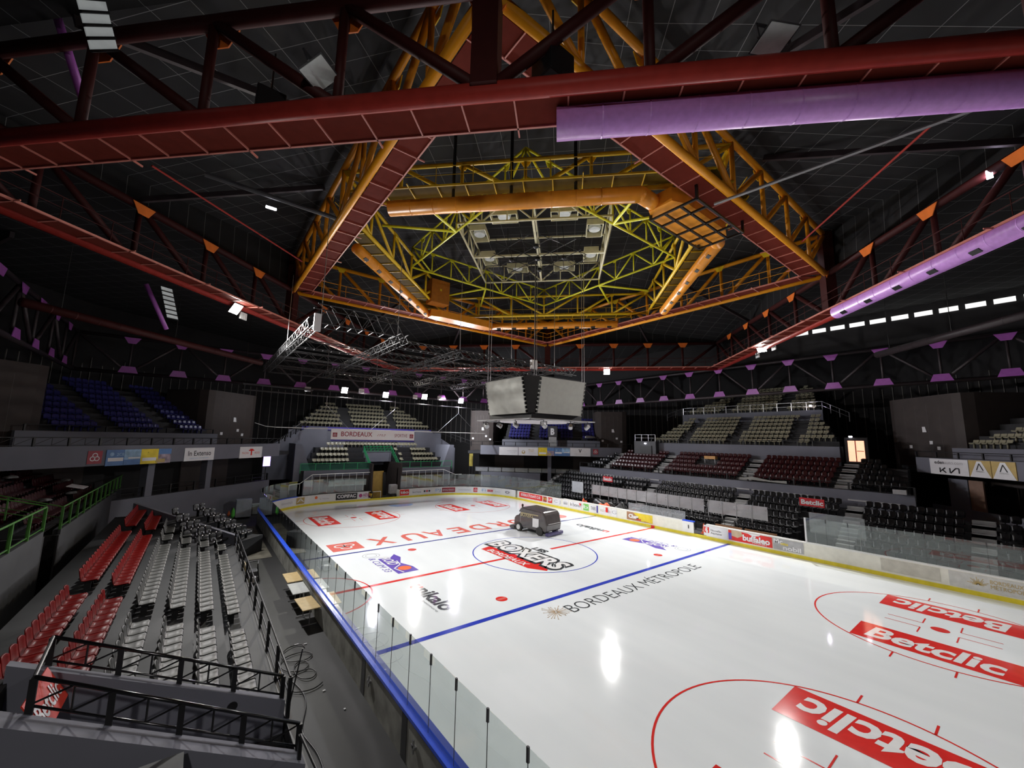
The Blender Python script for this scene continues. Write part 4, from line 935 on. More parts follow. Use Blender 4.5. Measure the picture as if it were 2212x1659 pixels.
# end rails and passage between the tribune and the near corner
def passage():
    struct(MB().prism([(-17.75, -10.75, 0), (-22.6, -10.75, 0), (-22.6, -10.75, 3.72), (-17.75, -10.75, 1.45)], (0, 0.22, 0)).build('wall_passage_far', M['wallg']))
    struct(MB().box(-23.2, -17.75, -12.55, -10.75, 0.0, 0.7).build('floor_passage', M['tread']))
    struct(MB().prism([(-17.75, -12.8, 0), (-22.6, -12.2, 0), (-22.6, -12.2, 3.72), (-17.75, -12.8, 1.45)], (0, -0.45, 0)).build('wall_passage_near', M['wallg']))
    struct(MB().box(-26, -22.55, -12.7, -10.5, 0, 3.4).build('wall_passage_end', M['walld']))
    for y, lab in ((-10.65, 'black guard rail at the near end of the grey seats'), (-12.8, 'black guard rail across the passage, nearest the camera')):
        a = V((-17.82, y, 1.5)); c = V((-22.08, -10.5, 3.5)) if y > -11 else V((-21.95, -12.25, 3.48))
        t = thing('guard_rail', lab, 'guard rail', a); d = c - a; L = d.length
        MB().tube((0, 0, .5), d + V((0, 0, .5)), .034, 12).build('top_rail', M['blackg'], t, True)
        MB().tube((0, 0, .06), d + V((0, 0, .06)), .022, 10).build('bottom_rail', M['blackg'], t, True)
        n = 4
        for i in range(n + 1):
            p = d * (i / n); MB().box(p.x - .05, p.x + .05, p.y - .035, p.y + .035, p.z - (.3 if i not in (0,) else .1), p.z + .49).build('post', M['black'], t)
            if i in (1, 2, 3, 4) and y > -11: MB().tube((p.x, p.y - 0.14, p.z - .3), (p.x, p.y - 0.03, p.z - .3), .11, 14).build('post_foot', M['black'], t)
            if i < n:
                q = d * ((i + .5) / n); r = d * ((i + 1) / n)
                MB().tube(p + V((0, 0, .49)), q + V((0, 0, .07)), .018, 6).tube(q + V((0, 0, .49)), r + V((0, 0, .07)), .018, 6).build('brace', M['blackg'], t)
                MB().tube(q + V((0, 0, .05)), q + V((0, 0, .49)), .018, 6).build('baluster', M['black'], t)
    tag(MB().tube((-22.08, -10.5, 4.0), (-21.95, -12.25, 3.98), .03, 8).build('handrail', M['black']), 'short black handrail joining the two passage rails', 'handrail')
    t = thing('red_banner', 'sloping red sponsor banner with white lettering at the end of the passage', 'banner', (-21.8, -10.75, 3.1))
    MB().obox((0, 0, 0), (0, -1, 0), (-0.5, 0, 0.87), (0.87, 0, 0.5), 0, 1.45, -0.2, 0.5, -.02, 0).build('cloth', mat('banner_red', (0.62, 0.04, 0.02), 0.5), t)
    text('lettering', 'Betclic', 0.32, (0.02, -1.36, -0.02), (0, 1, 0), (-0.5, 0, 0.87), M['sign_w'], t, 1.25, 0.02, 0.15)
    MB().tube((0, 0, 0), (0.28, 0, 1.75), .016, 8).build('x', M['black']).name = 'flag_pole'
    o = bpy.data.objects['flag_pole']; o.location = (-17.75, -10.9, 0.9); tag(o, 'thin black pole standing at the rink end of the passage rail', 'pole')
passage()
# near corner stand under the camera
nb = MB()
for k in range(7): nb.box(-26, -17.9, -13.22 - 1.2 - 0.85 * (k + 1), -13.22 - (1.2 if k else 0) - 0.85 * k + (0.0), 0, 1.1 + 0.30 * k)
struct(nb.build('terrace_near_corner', M['tread']))
struct(MB().box(-26, -19.8, -16.5, -13.3, 0, 2.55).build('terrace_near_block', M['tread']))
for i in range(4):
    put_seat('grey_stadium_chair', M['s_grey'], V((-21.9 + .345 * i, -13.7 - .305 * i, 2.55)), math.radians(139), f'grey seat beside the passage rail nearest the camera, {ordn(i)} from the wall', 'grey seats below the passage rail', True)
guard('corner_rail', [(-17.85, -13.1, 1.0), (-17.6, -17.5, 1.0)], 0.95, 'black rail running down beside the walkway at the bottom of the picture', step=2.1, pw=.07, mids=(.15,), r=.028)

# left upper stand with its green rails (u = y, v = -x)
wallb('wall_left_upper_front', LEFT, 4.9, 27.5, 24.8, 25.05, 0, 3.62, 'tread'); wallb('wall_left_upper_front_near', LEFT, -14, 2.1, 24.8, 25.05, 0, 4.05, 'tread')
struct(MB().box(-27.5, -24.8, 4.7, 4.9, 0, 3.4).build('wall_left_vomitory', M['walld'])); struct(MB().box(-27.5, -24.8, 2.1, 2.3, 0, 3.8).build('wall_left_vomitory_near', M['walld']))
tiers('terrace_left_upper', LEFT, 25.4, 6, 0.9, 0.44, 3.5, -12, 20.5, base=1.5, cuts=((2.1, 4.9, 3),), back=1.5)
guard('green_rail', [(-24.85, 4.95, 3.62), (-24.85, 27, 3.62)], 1.0, 'leaf green rail on the parapet left of the red seats', m='greenl', step=1.6, pw=.09, mids=(.12,), r=.035)
guard('green_rail', [(-24.85, 2.1, 4.05), (-24.85, -5.5, 4.05)], 0.95, 'green rail on the parapet at the left edge of the picture', m='greenl', step=1.7, pw=.09, mids=(.12,), r=.035)
guard('green_rail', [(-24.85, 4.95, 3.62), (-30.0, 4.95, 5.3)], 1.0, 'thin green rail sloping up beside the left passage, farther one', m='greenl', step=1.7, pw=.05, mids=(.5,), r=.025)
guard('green_rail', [(-24.85, 2.1, 4.05), (-30.0, 2.1, 5.6)], 1.0, 'thin green rail sloping up beside the left passage, nearer one', m='greenl', step=1.7, pw=.05, mids=(.5,), r=.025)
seat_rows('maroon_stadium_chair', 's_maroon', LEFT, 25.4, 6, .9, .44, 3.5, lambda k: (5.2, 20.0 - 0.5 * k), [(13.6, .55)], 'left upper stand', 'dark red', end='the near end')
for i, (u, v, z) in enumerate(((13.2, 26.0, 4.0), (9.2, 26.3, 4.1), (11.0, 28.0, 5.2), (16.5, 26.9, 4.5), (14.0, 29.5, 5.9))):
    lump('plastic_sheet', 'crumpled white sheet lying on the dark red seats, ' + ['beside the white board', 'nearest the camera', 'in the middle', 'farthest along the green rail', 'topmost'][i], 'sheet', LEFT.p(u, v, z + .35), .28, .4, .12, mat('sheet_dull', (.12, .12, .12), .8), i)
panel('white_board', 'white board lying behind the leaf green rail', 'board', LEFT.p(13.8, 25.6, 4.55), (0, 1, 0), (-1, 0, 0.25), 1.5, .8, M['sign_w'], .03)

# right side seats
ends = lambda u0, u1, s0, s1: (lambda k: (u0 + s0 * k, u1 + s1 * k))
RG = [(-21.4, .55), (-5.1, .55), (4.9, .55), (13.5, .55), (20.4, .6), (-10.3, 1.3, (0, 1, 2, 3)), (11.55, 1.15, (0, 1, 2, 3))]
R6 = lambda k: (-24.4 + .75 * k, 24.0)
near = lambda k: (-7.5, 24.0)
seat_rows('black_stadium_chair', 's_black', RIGHT, RLv0, 6, RP, RR, RLz0, lambda k: (-8.9, 23.9), RG, 'lower right stand', 'black', k0=2, end='the far end')
seat_rows('black_stadium_chair', 's_black', RIGHT, RLv0, 6, RP, RR, RLz0, lambda k: (-23.9 + .75 * k, -9.0), RG, '', '', as_stuff=True, k0=2)
seat_rows('black_stadium_chair', 's_black', RIGHT, RLv0, 2, RP, RR, RLz0, lambda k: (-23.4 + .75 * k, 24), RG, '', '', as_stuff=True)
UG = [(-13.5, .6), (-5.7, .6), (4.4, .6), (12.4, .6)]
seat_rows('maroon_stadium_chair', 's_maroon', RIGHT, 24.55, 5, .9, .44, 4.4, lambda k: (-12.9, 11.8), UG + [(-.6, 1.2, (2, 3)), (-9.9, 1.9, (4,))], 'upper right stand', 'dark red', end='the far end')
seat_rows('black_stadium_chair', 's_black', RIGHT, 24.55, 5, .9, .44, 4.4, lambda k: (-16.4 + .6 * k, -14.1), [], '', '', as_stuff=True)
seat_rows('black_stadium_chair', 's_black', RIGHT, 24.55, 5, .9, .44, 4.4, lambda k: (13.0, 16.6 - .5 * k), [], '', '', as_stuff=True)
BG = [(-4.98, .45), (1.1, .5), (7.2, .45)]
seat_rows('beige_stadium_chair', 's_beige', RIGHT, 29.65, 7, .8, .48, 8.02, lambda k: (-9.2 + .4 * k, (8.9 if k == 0 else 11.2 - .4 * k)), [g for g in BG if 1] , 'right tribune', 'beige', end='the left end')
seat_rows('beige_stadium_chair', 's_beige', RIGHT, 36.15, 8, .8, .44, 12.1, lambda k: (-7.6 + .75 * k, 8.2 - .3 * k), [(-2.2, .5), (4.2, .5)], '', '', as_stuff=True)
# far end seats
FG = [(-3.6, .5), (4.0, .5), (0.1, 2.6, (0, 1, 2))]
seat_rows('beige_stadium_chair', 's_beige', FAR, 31.5, 5, .8, .68, 3.85, lambda k: ((-9.3 + .6 * k, 9.7 - .6 * k) if k != 4 else (-6.6, 6.8)), [(-3.4, .6, (0, 1, 2, 3)), (4.0, .6, (0, 1, 2, 3)), (0.1, 2.4, (0, 1, 2, 3))], 'stand by the green rail', 'beige', k0=1, end='the left end')
seat_rows('beige_stadium_chair', 's_beige', FAR, 37.2, 6, .74, .60, 9.4, lambda k: (-9.6 + .75 * k, 9.6 - .75 * k), [(-3.4, .5), (3.4, .5)], '', '', as_stuff=True)
def dark_far():
    for i in range(15): put_seat('black_stadium_chair', M['s_black'], V((-3.6 + .52 * i, 36.5, 6.57)), 0.0, f'black seat under the hanging banner, {ordn(i)} from its left end', 'black seats under the banner')
dark_far()
# corner blue seats
seat_rows('blue_stadium_chair', 's_blue', CFR, 34.65, 7, .8, .5, 8.1, lambda k: (-6.9, 7.3), [(-2.6, .6), (4.4, .6), (.5, .9, (0, 1))], 'stand behind the B sign', 'blue', end='the left end')
seat_rows('blue_stadium_chair', 's_blue', CFL, 34.65, 9, .8, .5, 8.1, lambda k: (-5.6, 7.0), [(-1.8, .5), (3.4, .6)], 'far corner stand', 'blue', end='the left end')
seat_rows('beige_stadium_chair', 's_beige', CNR, 34.65, 6, .8, .5, 8.1, lambda k: (-6.9 + .8 * k, -3.6 + .8 * k), [], 'corner stand above the wall banners', 'beige', end='the left end')
flush_stuff('black_stadium_chair', 'black_seating', 'rows of black seats in the right stands beyond those counted singly')
flush_stuff('beige_stadium_chair', 'beige_seating', 'rows of beige seats high up under the roof')

# ---------------------------------------------------------------- rails on the walls
B = 'black'
guard('balcony_rail', [RIGHT.p(-18, 24.4, 4.35), RIGHT.p(-3.4, 24.4, 4.35)], .62, 'black rail with hanging brackets in front of the dark red seats, far half', step=1.9, hang=.45, pw=.12, mids=(.1,))
guard('balcony_rail', [RIGHT.p(-1.2, 24.4, 4.35), RIGHT.p(17, 24.4, 4.35)], .62, 'black rail with hanging brackets in front of the dark red seats, near half', step=1.95, hang=.45, pw=.12, mids=(.1,))
guard('balcony_rail', [RIGHT.p(-9.4, 29.5, 8.0), RIGHT.p(9.2, 29.5, 8.0)], .55, 'black bracketed rail below the beige tribune', step=1.3, hang=.35, pw=.10, mids=(.1,))
guard('parapet_rail', [RIGHT.p(-9.3, 33.5, 11.2), RIGHT.p(-8.2, 36.0, 12.15), RIGHT.p(8.6, 36.0, 12.15), RIGHT.p(11.6, 33.0, 10.6)], .95, 'grey metal rail on the parapet above the beige seats', m='steel', step=1.6, pw=.06, mids=(.5,), r=.025)
guard('concourse_rail', [CFL.p(-11, 30.95, 3.1), CFL.p(11.5, 30.95, 3.1)], .75, 'black rail on the low wall in the far left corner', step=2.2, hang=.4, pw=.12, mids=(.08, .5))
guard('concourse_rail', [CFR.p(-11.5, 31.35, 3.1), CFR.p(5, 31.35, 3.1)], .75, 'black rail with clear infill on the low wall in the far right corner', step=2.2, hang=.3, pw=.10, mids=(.08,), infill=GLASS2)
guard('balcony_rail', [CFL.p(-11.6, 29.95, 7.15), CFL.p(11.6, 29.95, 7.15), FAR.p(-9.2, 36.0, 9.3)], .55, 'black rail on the fascia above the left wall banners', step=1.75, hang=.2, pw=.11, mids=(.1,), brace=True)
guard('balcony_rail', [CFR.p(12.0, 30.35, 7.15), CFR.p(-12.0, 30.35, 7.15), FAR.p(9.2, 36.0, 9.3)], .55, 'black rail on the fascia above the right wall banners', step=1.75, hang=.2, pw=.11, mids=(.1,))
guard('balcony_rail', [CNR.p(-9.5, 33.0, 7.25), CNR.p(9.5, 33.0, 7.25)], .5, 'dark rail above the wall banners at the right edge', step=1.9, hang=.2, pw=.1, mids=(.1,))
for F, s in ((CFR, 'right'), (CFL, 'left')):
    guard('stand_rail', [F.p(-7.5, 34.5, 8.1), F.p(7.5, 34.5, 8.1)], .45, f'dark rail in front of the blue seats in the far {s} corner', step=2.4, hang=.4, pw=.1, mids=(.1,))
guard('green_rail', [(-10.2, 31.35, 3.85), (-1.8, 31.35, 3.85)], .85, 'green rail on the far wall left of the tunnel', m='green', step=1.7, hang=.3, pw=.06, mids=(.1,), infill=glass_mat('green_glass', (.6, .85, .75), .1, (.2, .5, .4)))
guard('green_rail', [(2.1, 31.35, 3.85), (10.5, 31.35, 3.85)], .85, 'green rail on the far wall right of the tunnel', m='green', step=1.7, hang=.3, pw=.06, mids=(.1,))
guard('green_rail', [(-1.85, 31.3, 3.95), (-1.85, 34.4, 6.0), (2.1, 34.4, 6.0), (2.1, 31.3, 3.95)], .75, 'bright green rail framing the tunnel opening', m='green', step=1.0, pw=.05, mids=(.1, .5), brace=True, r=.035)
def white_rail(name, pts, lab, zb=1.0):
    t = thing(name, lab, 'guard rail', pts[0]); o = V(pts[0]); P = [V(p) - o for p in pts]
    MB().path(P, .045, 8).build('top_rail', M['white'], t)
    for a, c in zip(P, P[1:]):
        L = (c - a).length; k = max(1, int(L / 0.85))
        for i in range(k):
            p = a.lerp(c, i / k); MB().tube(p, (p.x, p.y, zb - o.z), .03, 6).build('baluster', M['white'], t)
white_rail('white_rail', [(-11.3, 30.9, 2.3), (-10.2, 30.9, 2.4), (-8.9, 30.9, 3.4), (-1.9, 30.9, 3.45)], 'white sloping rail in front of the brown panels left of the tunnel', 1.2)
white_rail('white_rail', [(2.2, 30.9, 3.45), (8.9, 30.9, 3.5), (10.9, 30.9, 2.7), (12.0, 30.9, 2.7)], 'white rail in front of the brown panels right of the tunnel', 1.2)
panel('frosted_banner', 'pale green frosted panel hanging on the left white rail', 'panel', (-7.0, 30.8, 1.9), (1, 0, 0), (0, 0, 1), 4.6, .75, mat('frosted', (.42, .5, .48), .4), .03)
# tunnel: open wooden door, curtain, equipment
panel('tunnel_door', 'ochre wooden door standing open at the tunnel mouth', 'door', (-1.7, 31.6, 0), (1, 0.25, 0), (0, 0, 1), 2.1, 3.5, mat('ochre_door', (.42, .27, .06), .5), .06)
t = thing('black_curtain', 'black curtain hanging beside the ochre door', 'curtain', (0.25, 32.0, 0)); b = MB()
for i in range(6): b.tube((.06 * i + .05 * math.sin(i), .03 * (i % 2), 3.3), (.08 * i + .12, .03 * (i % 2), .2), .06, 6)
b.build('cloth', M['black'], t)
t = thing('machine_cart', 'grey equipment boxes parked inside the right of the tunnel', 'equipment', (1.1, 31.0, 0))
MB().box(-.2, .8, -.3, .5, .5, 1.7).build('cabinet', M['sign_g'], t, bevel=.05); MB().box(-.1, .3, -.35, -.3, .9, 1.4).build('door', M['alu'], t); MB().box(-.2, .8, -.3, .5, .12, .45).build('chassis', M['dgrey'], t)
for x in (-.1, .65): MB().tube((x, -.36, .2), (x, -.28, .2), .2, 14).build('wheel', M['black'], t)
tag(MB().box(1.78, 1.98, 29.95, 30.9, 0, 1.05).build('cream_gate', M['cream']), 'cream gate leaf folded back on the right of the tunnel mouth', 'gate')
tag(MB().box(-1.72, -0.6, 30.1, 30.16, .98, 1.06).build('gate_bar', M['cream']), 'cream bar across the left side of the tunnel mouth', 'bar'); MB().box(-.66, -.6, 30.1, 30.16, 0, .98).build('leg', M['cream'], bpy.data.objects['gate_bar'])
# ---------------------------------------------------------------- banners on the fascias
def sign(F, u0, u1, v, z0, z1, m, name, lab, cat='banner'):
    t = MB().obox((0, 0, 0), F.U, F.V, ZN, u0, u1, v - .05, v, z0, z1).build(name, m); tag(t, lab, cat); return t
def st_(F, s, size, u, v, z, m, par, wdt=None, bold=0.0, shear=0.0): return text('lettering', s, size, F.p(u, v - .055, z), F.U, ZN, M[m], par, wdt, bold, shear)
v = 29.8; w = sign(CFL, .02, 2.95, v, 5.76, 6.87, M['sign_w'], 'wall_banner', 'white In Extenso banner on the grey fascia')
st_(CFL, 'In Extenso', .42, .35, v, 6.2, 'sign_k', w, 2.25, .01); st_(CFL, 'expertise comptable', .09, .5, v, 5.95, 'sign_lb', w, 1.9)
w = sign(CFL, 5.9, 8.88, v, 5.74, 6.87, M['sign_w'], 'wall_banner', 'white banner with a red tree mark between pale letters')
st_(CFL, 'PACHA', .2, 6.2, v, 6.15, 'idark' if 0 else 'redl', w, .85); st_(CFL, 'ROCK', .2, 7.85, v, 6.15, 'redl', w, .7)
b = MB().obox((0, 0, 0), CFL.U, CFL.V, ZN, 7.33, 7.47, v - .07, v - .052, 6.0, 6.5); b.obox((0, 0, 0), CFL.U, CFL.V, ZN, 7.05, 7.75, v - .07, v - .052, 6.45, 6.56); b.obox((0, 0, 0), CFL.U, CFL.V, ZN, 7.2, 7.6, v - .07, v - .052, 6.56, 6.66); b.build('tree_mark', M['red'], w)
def region_banner(F, v, ua, ub, z0, z1, order, lab):
    w = sign(F, ua, ub, v, z0, z1, M['sign_b'] if order > 0 else M['sign_y'], 'wall_banner', lab); L = ub - ua; Z = lambda f: z0 + (z1 - z0) * f
    def q(a, c, f, g, m, nm, d=.06): MB().obox((0, 0, 0), F.U, F.V, ZN, ua + L * a, ua + L * c, v - d, v - .05, Z(f), Z(g)).build(nm, M[m], w)
    if order > 0:
        q(.5, 1, 0, 1, 'sign_lb', 'picture_half'); q(.05, .48, .28, .5, 'sign_w', 'white_strip'); q(.5, 1, .0, .35, 'sign_b', 'picture_foot', .064); q(.62, .98, .4, .5, 'sign_w', 'white_strip', .07)
        st_(F, '2CB', .2, ua + L * .28, v, Z(.62), 'sign_lb', w, .5, .02); MB().disc(F.p(ua + L * .15, v - .056, Z(.72)), F.U, ZN, .14, 14).build('round_mark', M['sign_lb'], w)
    else:
        q(.56, 1, 0, 1, 'sign_pb', 'picture_half'); q(.05, .5, .2, .42, 'sign_w', 'white_strip'); q(.56, 1, .62, 1, 'sign_b', 'picture_sky', .064); q(.5, .8, .05, .3, 'sign_gold', 'picture_roofs', .068); st_(F, '>', .14, ua + L * .2, v, Z(.7), 'sign_k', w)
region_banner(CFL, v, -5.88, -3.55, 5.73, 6.85, 1, 'blue and pale blue picture banner left of the yellow one, far left'); region_banner(CFL, v, -3.53, -1.18, 5.73, 6.86, -1, 'yellow banner with a town picture on the left fascia')
crest(None, CFL.p(-7.0, v - .01, 5.93), CFL.U, ZN, .88, M['sign_w'], M['sign_dr'], 'crest_sign', .02); tag(bpy.data.objects['crest_sign'], 'dark red crest sign at the left end of the left banners', 'sign')
v = 30.2
w = sign(CFR, -7.6, -4.72, v, 5.75, 6.95, M['sign_w'], 'wall_banner', 'white Les Planches banner, leftmost on the right fascia'); st_(CFR, 'LES PLANCHES', .14, -6.4, v, 6.33, 'sign_g', w, 1.5); st_(CFR, 'restaurant', .08, -6.0, v, 6.1, 'sign_g', w, .9)
w = sign(CFR, -4.65, -1.7, v, 5.75, 6.96, M['sign_w'], 'wall_banner', 'white banner with a golden stag head mark'); st_(CFR, 'BRAD', .2, -3.1, v, 6.5, 'sign_gold', w, .8); st_(CFR, 'QUÉBEC', .14, -3.1, v, 6.28, 'sign_gold', w, .8); st_(CFR, 'restaurant', .07, -3.2, v, 6.08, 'sign_g', w, 1.2)
MB().disc(CFR.p(-3.9, v - .056, 6.25), CFR.U, ZN, .26, 16).build('round_mark', M['sign_gold'], w); MB().disc(CFR.p(-3.9, v - .06, 6.3), CFR.U, ZN, .14, 12).build('round_mark', M['sign_w'], w)
region_banner(CFR, v, -1.65, .7, 5.78, 6.96, -1, 'yellow banner with a town picture on the right fascia'); region_banner(CFR, v, .74, 3.02, 5.80, 6.96, 1, 'blue picture banner between the yellow and white ones on the right fascia')
w = sign(CFR, 3.06, 6.04, v, 5.82, 7.02, M['sign_w'], 'wall_banner', 'white banner with a dark V mark'); st_(CFR, 'V', .5, 4.3, v, 6.35, 'sign_k', w, .45, .03); st_(CFR, 'villa primrose', .1, 3.65, v, 6.1, 'sign_g', w, 1.9)
crest(None, CFR.p(6.4, v - .01, 6.15), CFR.U, ZN, .75, M['sign_w'], M['sign_dr'], 'crest_sign', .02); tag(bpy.data.objects['crest_sign.001'], 'small dark red crest sign right of the V banner', 'sign')
v = 32.9
w = sign(CNR, -8.1, -4.85, v, 5.95, 7.20, M['sign_w'], 'wall_banner', 'white banner with KIA lettering on the right fascia')
st_(CNR, 'eden', .26, -7.65, v, 6.8, 'sign_k', w, .85, .02); st_(CNR, 'auto.com', .26, -6.75, v, 6.8, 'sign_g', w, 1.5); 
b = MB(); pts = [(-7.2, 6.12), (-7.2, 6.5), (-7.2, 6.2), (-6.75, 6.5), (-7.0, 6.33), (-6.7, 6.12), (-6.35, 6.12), (-6.35, 6.5), (-6.3, 6.12), (-5.85, 6.5), (-5.6, 6.5), (-5.6, 6.12)]
for (a, c), (d, e) in zip(pts[:2] + pts[2:3] + pts[4:5] + pts[6:7] + pts[8:9] + pts[9:10] + pts[10:11], pts[1:2] + pts[1:2] + pts[3:4] + pts[5:6] + pts[7:8] + pts[9:10] + pts[10:11] + pts[11:12]): b.tube(CNR.p(a, v - .07, c), CNR.p(d, v - .07, e), .045, 6)
b.build('lettering', M['sign_k'], w)['label'] = 'black angular KIA letters'
for k, (a, c) in enumerate(((-4.8, -3.2), (-3.15, -1.55))):
    w = sign(CNR, a, c, v, 5.97, 7.21, M['sign_gold'], 'wall_banner', f'gold and white banner with a black peak mark, {"left" if k == 0 else "right"} one of two')
    P = lambda f, g, d: CNR.p(a + (c - a) * f, v - d, 5.97 + 1.24 * g)
    MB().prism([P(.02, 0, .056), P(.98, 0, .056), P(.6, .95, .056), P(.4, .95, .056)], CNR.V * -.006).build('white_triangle', M['sign_w'], w)
    MB().beam(P(.36, .42, .07), P(.5, .82, .07), .01, .07).beam(P(.5, .82, .07), P(.66, .42, .07), .01, .07).build('peak_mark', M['sign_k'], w)
    text('lettering', 'MAKING', .12, P(.33, .3, .066), CNR.U, ZN, M['sign_g'], w, .6)
# betclic boards over the right lower passages
for y0, z0, wd, lab in ((10.95, 3.05, 1.5, 'red sponsor sign over the far passage in the black seats'), (-10.3, 3.02, 1.75, 'red sponsor sign over the passage nearest the camera in the black seats')):
    w = MB().box(20.95, 21.0, y0 - wd, y0, z0, z0 + .66).build('passage_sign', M['sign_r']); tag(w, lab, 'sign'); text('lettering', 'Betclic', .36, (20.94, y0 - .12, z0 + .16), (0, -1, 0), ZN, M['sign_w'], w, wd - .2, .04)
    guard('passage_rail', [(21.0, y0 - wd - .2, 2.6), (21.0, y0 + .2, 2.6)], .95, 'black rail holding the ' + lab.replace('red sponsor sign', 'red sign'), step=1.0, pw=.04, mids=(.5,), r=.02)
struct(MB().obox((0, 0, 0), CNR.U, CNR.V, ZN, -7.9, -6.3, 33.9, 34.0, 3.3, 5.6).build('wall_recess_pier', M['wallg'])); struct(MB().obox((0, 0, 0), CNR.U, CNR.V, ZN, -6.2, -5.1, 33.9, 34.0, 3.3, 5.6).build('door_5', mat('door_brown', (.22, .13, .09), .6)))
# B block
o = struct(MB().obox((0, 0, 0), CFR.U, CFR.V, ZN, -.4, 1.1, 33.6, 36.2, 8.65, 10.3).build('wall_portal', M['dgrey'])); text('lettering', 'B', .95, CFR.p(.05, 33.59, 8.98), CFR.U, ZN, M['sign_w'], o, .62, .05)['label'] = 'white letter B'
struct(MB().obox((0, 0, 0), CFR.U, CFR.V, ZN, -.25, 1.0, 33.62, 33.7, 6.3, 8.6).build('door_4', mat('portal_pale', (.38, .38, .38), .6)))
# lit doorway and passage box right
struct(MB().box(29.0, 29.3, -13.6, -11.9, 6.5, 8.9).build('door_1', M['walld'])); d1 = struct(MB().box(28.93, 28.98, -13.35, -12.15, 6.66, 8.6).build('door_2', M['door']))
MB().box(28.88, 28.92, -12.75, -12.68, 6.66, 8.6).box(28.88, 28.92, -13.3, -12.8, 7.6, 7.66).build('door_frame', mat('frame_red', (.35, .03, .02)), d1)
struct(MB().box(28.6, 29.35, 8.2, 11.6, 6.0, 8.2).build('wall_passage_box', M['dgrey'])); struct(MB().box(28.5, 28.6, 8.8, 10.6, 5.0, 7.6).build('door_3', M['black']))
guard('box_rail', [(28.7, 11.5, 8.2), (28.7, 8.3, 8.2)], .9, 'grey rail on the box above the dark doorway left of the beige tribune', m='steel', step=1.1, pw=.05, mids=(.5,), r=.025)
t = thing('side_table', 'small orange topped table standing among the dark red seats', 'table', (28.1, .6, 5.75)); MB().box(-.3, .3, -.65, .65, .5, .85).build('table_top', mat('orange_top', (.55, .28, .08), .5), t)
for x in (-.25, .25):
    for y in (-.6, .6): MB().box(x - .03, x + .03, y - .03, y + .03, 0, .5).build('leg', M['steel'], t)
tag(MB().box(23.9, 24.2, -16.6, -15.8, 4.4, 4.75).build('paper_sheet', M['sign_g']), 'grey sheet on the ledge at the right end of the dark red stand', 'sheet')
tag(MB().prism([(24.15, -3.9, 4.6), (24.15, -8.4, 4.45), (24.15, -8.4, 4.7), (24.15, -7.0, 4.62), (24.15, -5.4, 4.86)], (.03, 0, 0)).build('tarpaulin', mat('tarp_pale', (.3, .3, .28), .4)), 'pale crumpled tarpaulin draped behind the black rail', 'tarpaulin')
lump('plastic_sheet', 'crumpled white sheet on the front seats of the far right blue stand', 'sheet', CFR.p(6.2, 34.3, 8.5), 1.4, .3, .35, mat('sheet_white', (.45, .45, .44)), 9)
# ledge strips on the wall under the dark red stand
for i, y in enumerate((15.2, 12.6, 8.0, 5.8, 3.4, 1.0, -1.6, -4.3, -6.0, -7.8, -9.6, -13.6, -15.4)):
    tag(MB().box(24.2, 24.28, y - .75, y + .75, 3.5, 3.62).build('wall_strip', M['sign_g']), 'pale strip on the wall below the black rail, ' + ordn(i) + ' from the far end', 'wall strip', 'pale strips on the wall')
# ---------------------------------------------------------------- things on the left walkway
def table(x, y, top, lab, rz=0.0):
    t = thing('folding_table', lab, 'table', (x, y, 0), rz); MB().box(-.36, .36, -.8, .8, .71, .75).build('table_top', top, t, bevel=.01)
    for s in (-1, 1):
        b = MB(); b.tube((0, s * .55, .02), (0, s * .55, .71), .022, 8); b.tube((-.3, s * .55, .02), (.3, s * .55, .02), .022, 8); b.build('leg', M['steel'], t)
table(-15.55, 1.5, M['wood'], 'light wooden table against the boards, farthest from the camera'); table(-15.60, -.35, mat('table_white', (.6, .62, .6), .35), 'white topped table between the two wooden ones'); table(-15.62, -2.55, M['wood'], 'light wooden table against the boards, nearest the camera', .04)
t = thing('equipment_stack', 'black metal equipment frame lying by the walkway rail', 'equipment', (-17.05, 4.6, 0)); b = MB()
for s in (-.3, .3): b.path([(s, -.5, .05), (s, .5, .05), (s, .5, .9), (s * .6, -.4, .95), (s, -.5, .05)], .03, 6)
b.tube((-.3, .5, .9), (.3, .5, .9), .03, 6).tube((-.3, -.5, .3), (.3, -.5, .3), .03, 6); b.build('frame', M['black'], t); MB().box(-.25, .25, -.3, .35, .05, .55).build('motor_box', M['dgrey'], t, bevel=.04); MB().box(-.2, .15, -.75, -.4, .05, .35).build('canister', M['sign_g'], t, bevel=.05)
def loop(lab, pts, r=.018):
    cu = bpy.data.curves.new('cable', 'CURVE'); cu.dimensions = '3D'; sp = cu.splines.new('NURBS'); sp.points.add(len(pts) - 1)
    for p, q in zip(sp.points, pts): p.co = (*q, 1)
    sp.use_endpoint_u = True; sp.order_u = 4; cu.bevel_depth = r; cu.bevel_resolution = 2; tmp = bpy.data.objects.new('tmp', cu); C.objects.link(tmp); me = bpy.data.meshes.new_from_object(tmp.evaluated_get(bpy.context.evaluated_depsgraph_get())); bpy.data.objects.remove(tmp)
    me.materials.clear(); me.materials.append(M['black']); o = bpy.data.objects.new('cable', me); C.objects.link(o); tag(o, lab, 'cable')
random.seed(5)
P = []
for i in range(60):
    a = i * .42; P.append((-16.55 + .42 * math.cos(a) * (1 + .3 * math.sin(i * .13)) + .1 * math.sin(i * .2), -5.0 - i * .045 + .5 * math.sin(a), .02 + .01 * (i % 3)))
loop('black cable lying in loose coils on the walkway floor', P)
loop('black cable trailing along the walkway toward the bottom of the picture', [(-16.9, -7.2, .02), (-16.6, -8.2, .02), (-16.9, -9.2, .02), (-17.2, -10.0, .02), (-16.8, -11.0, .02), (-17.0, -12.4, .02), (-17.2, -14.0, .02)], .02)
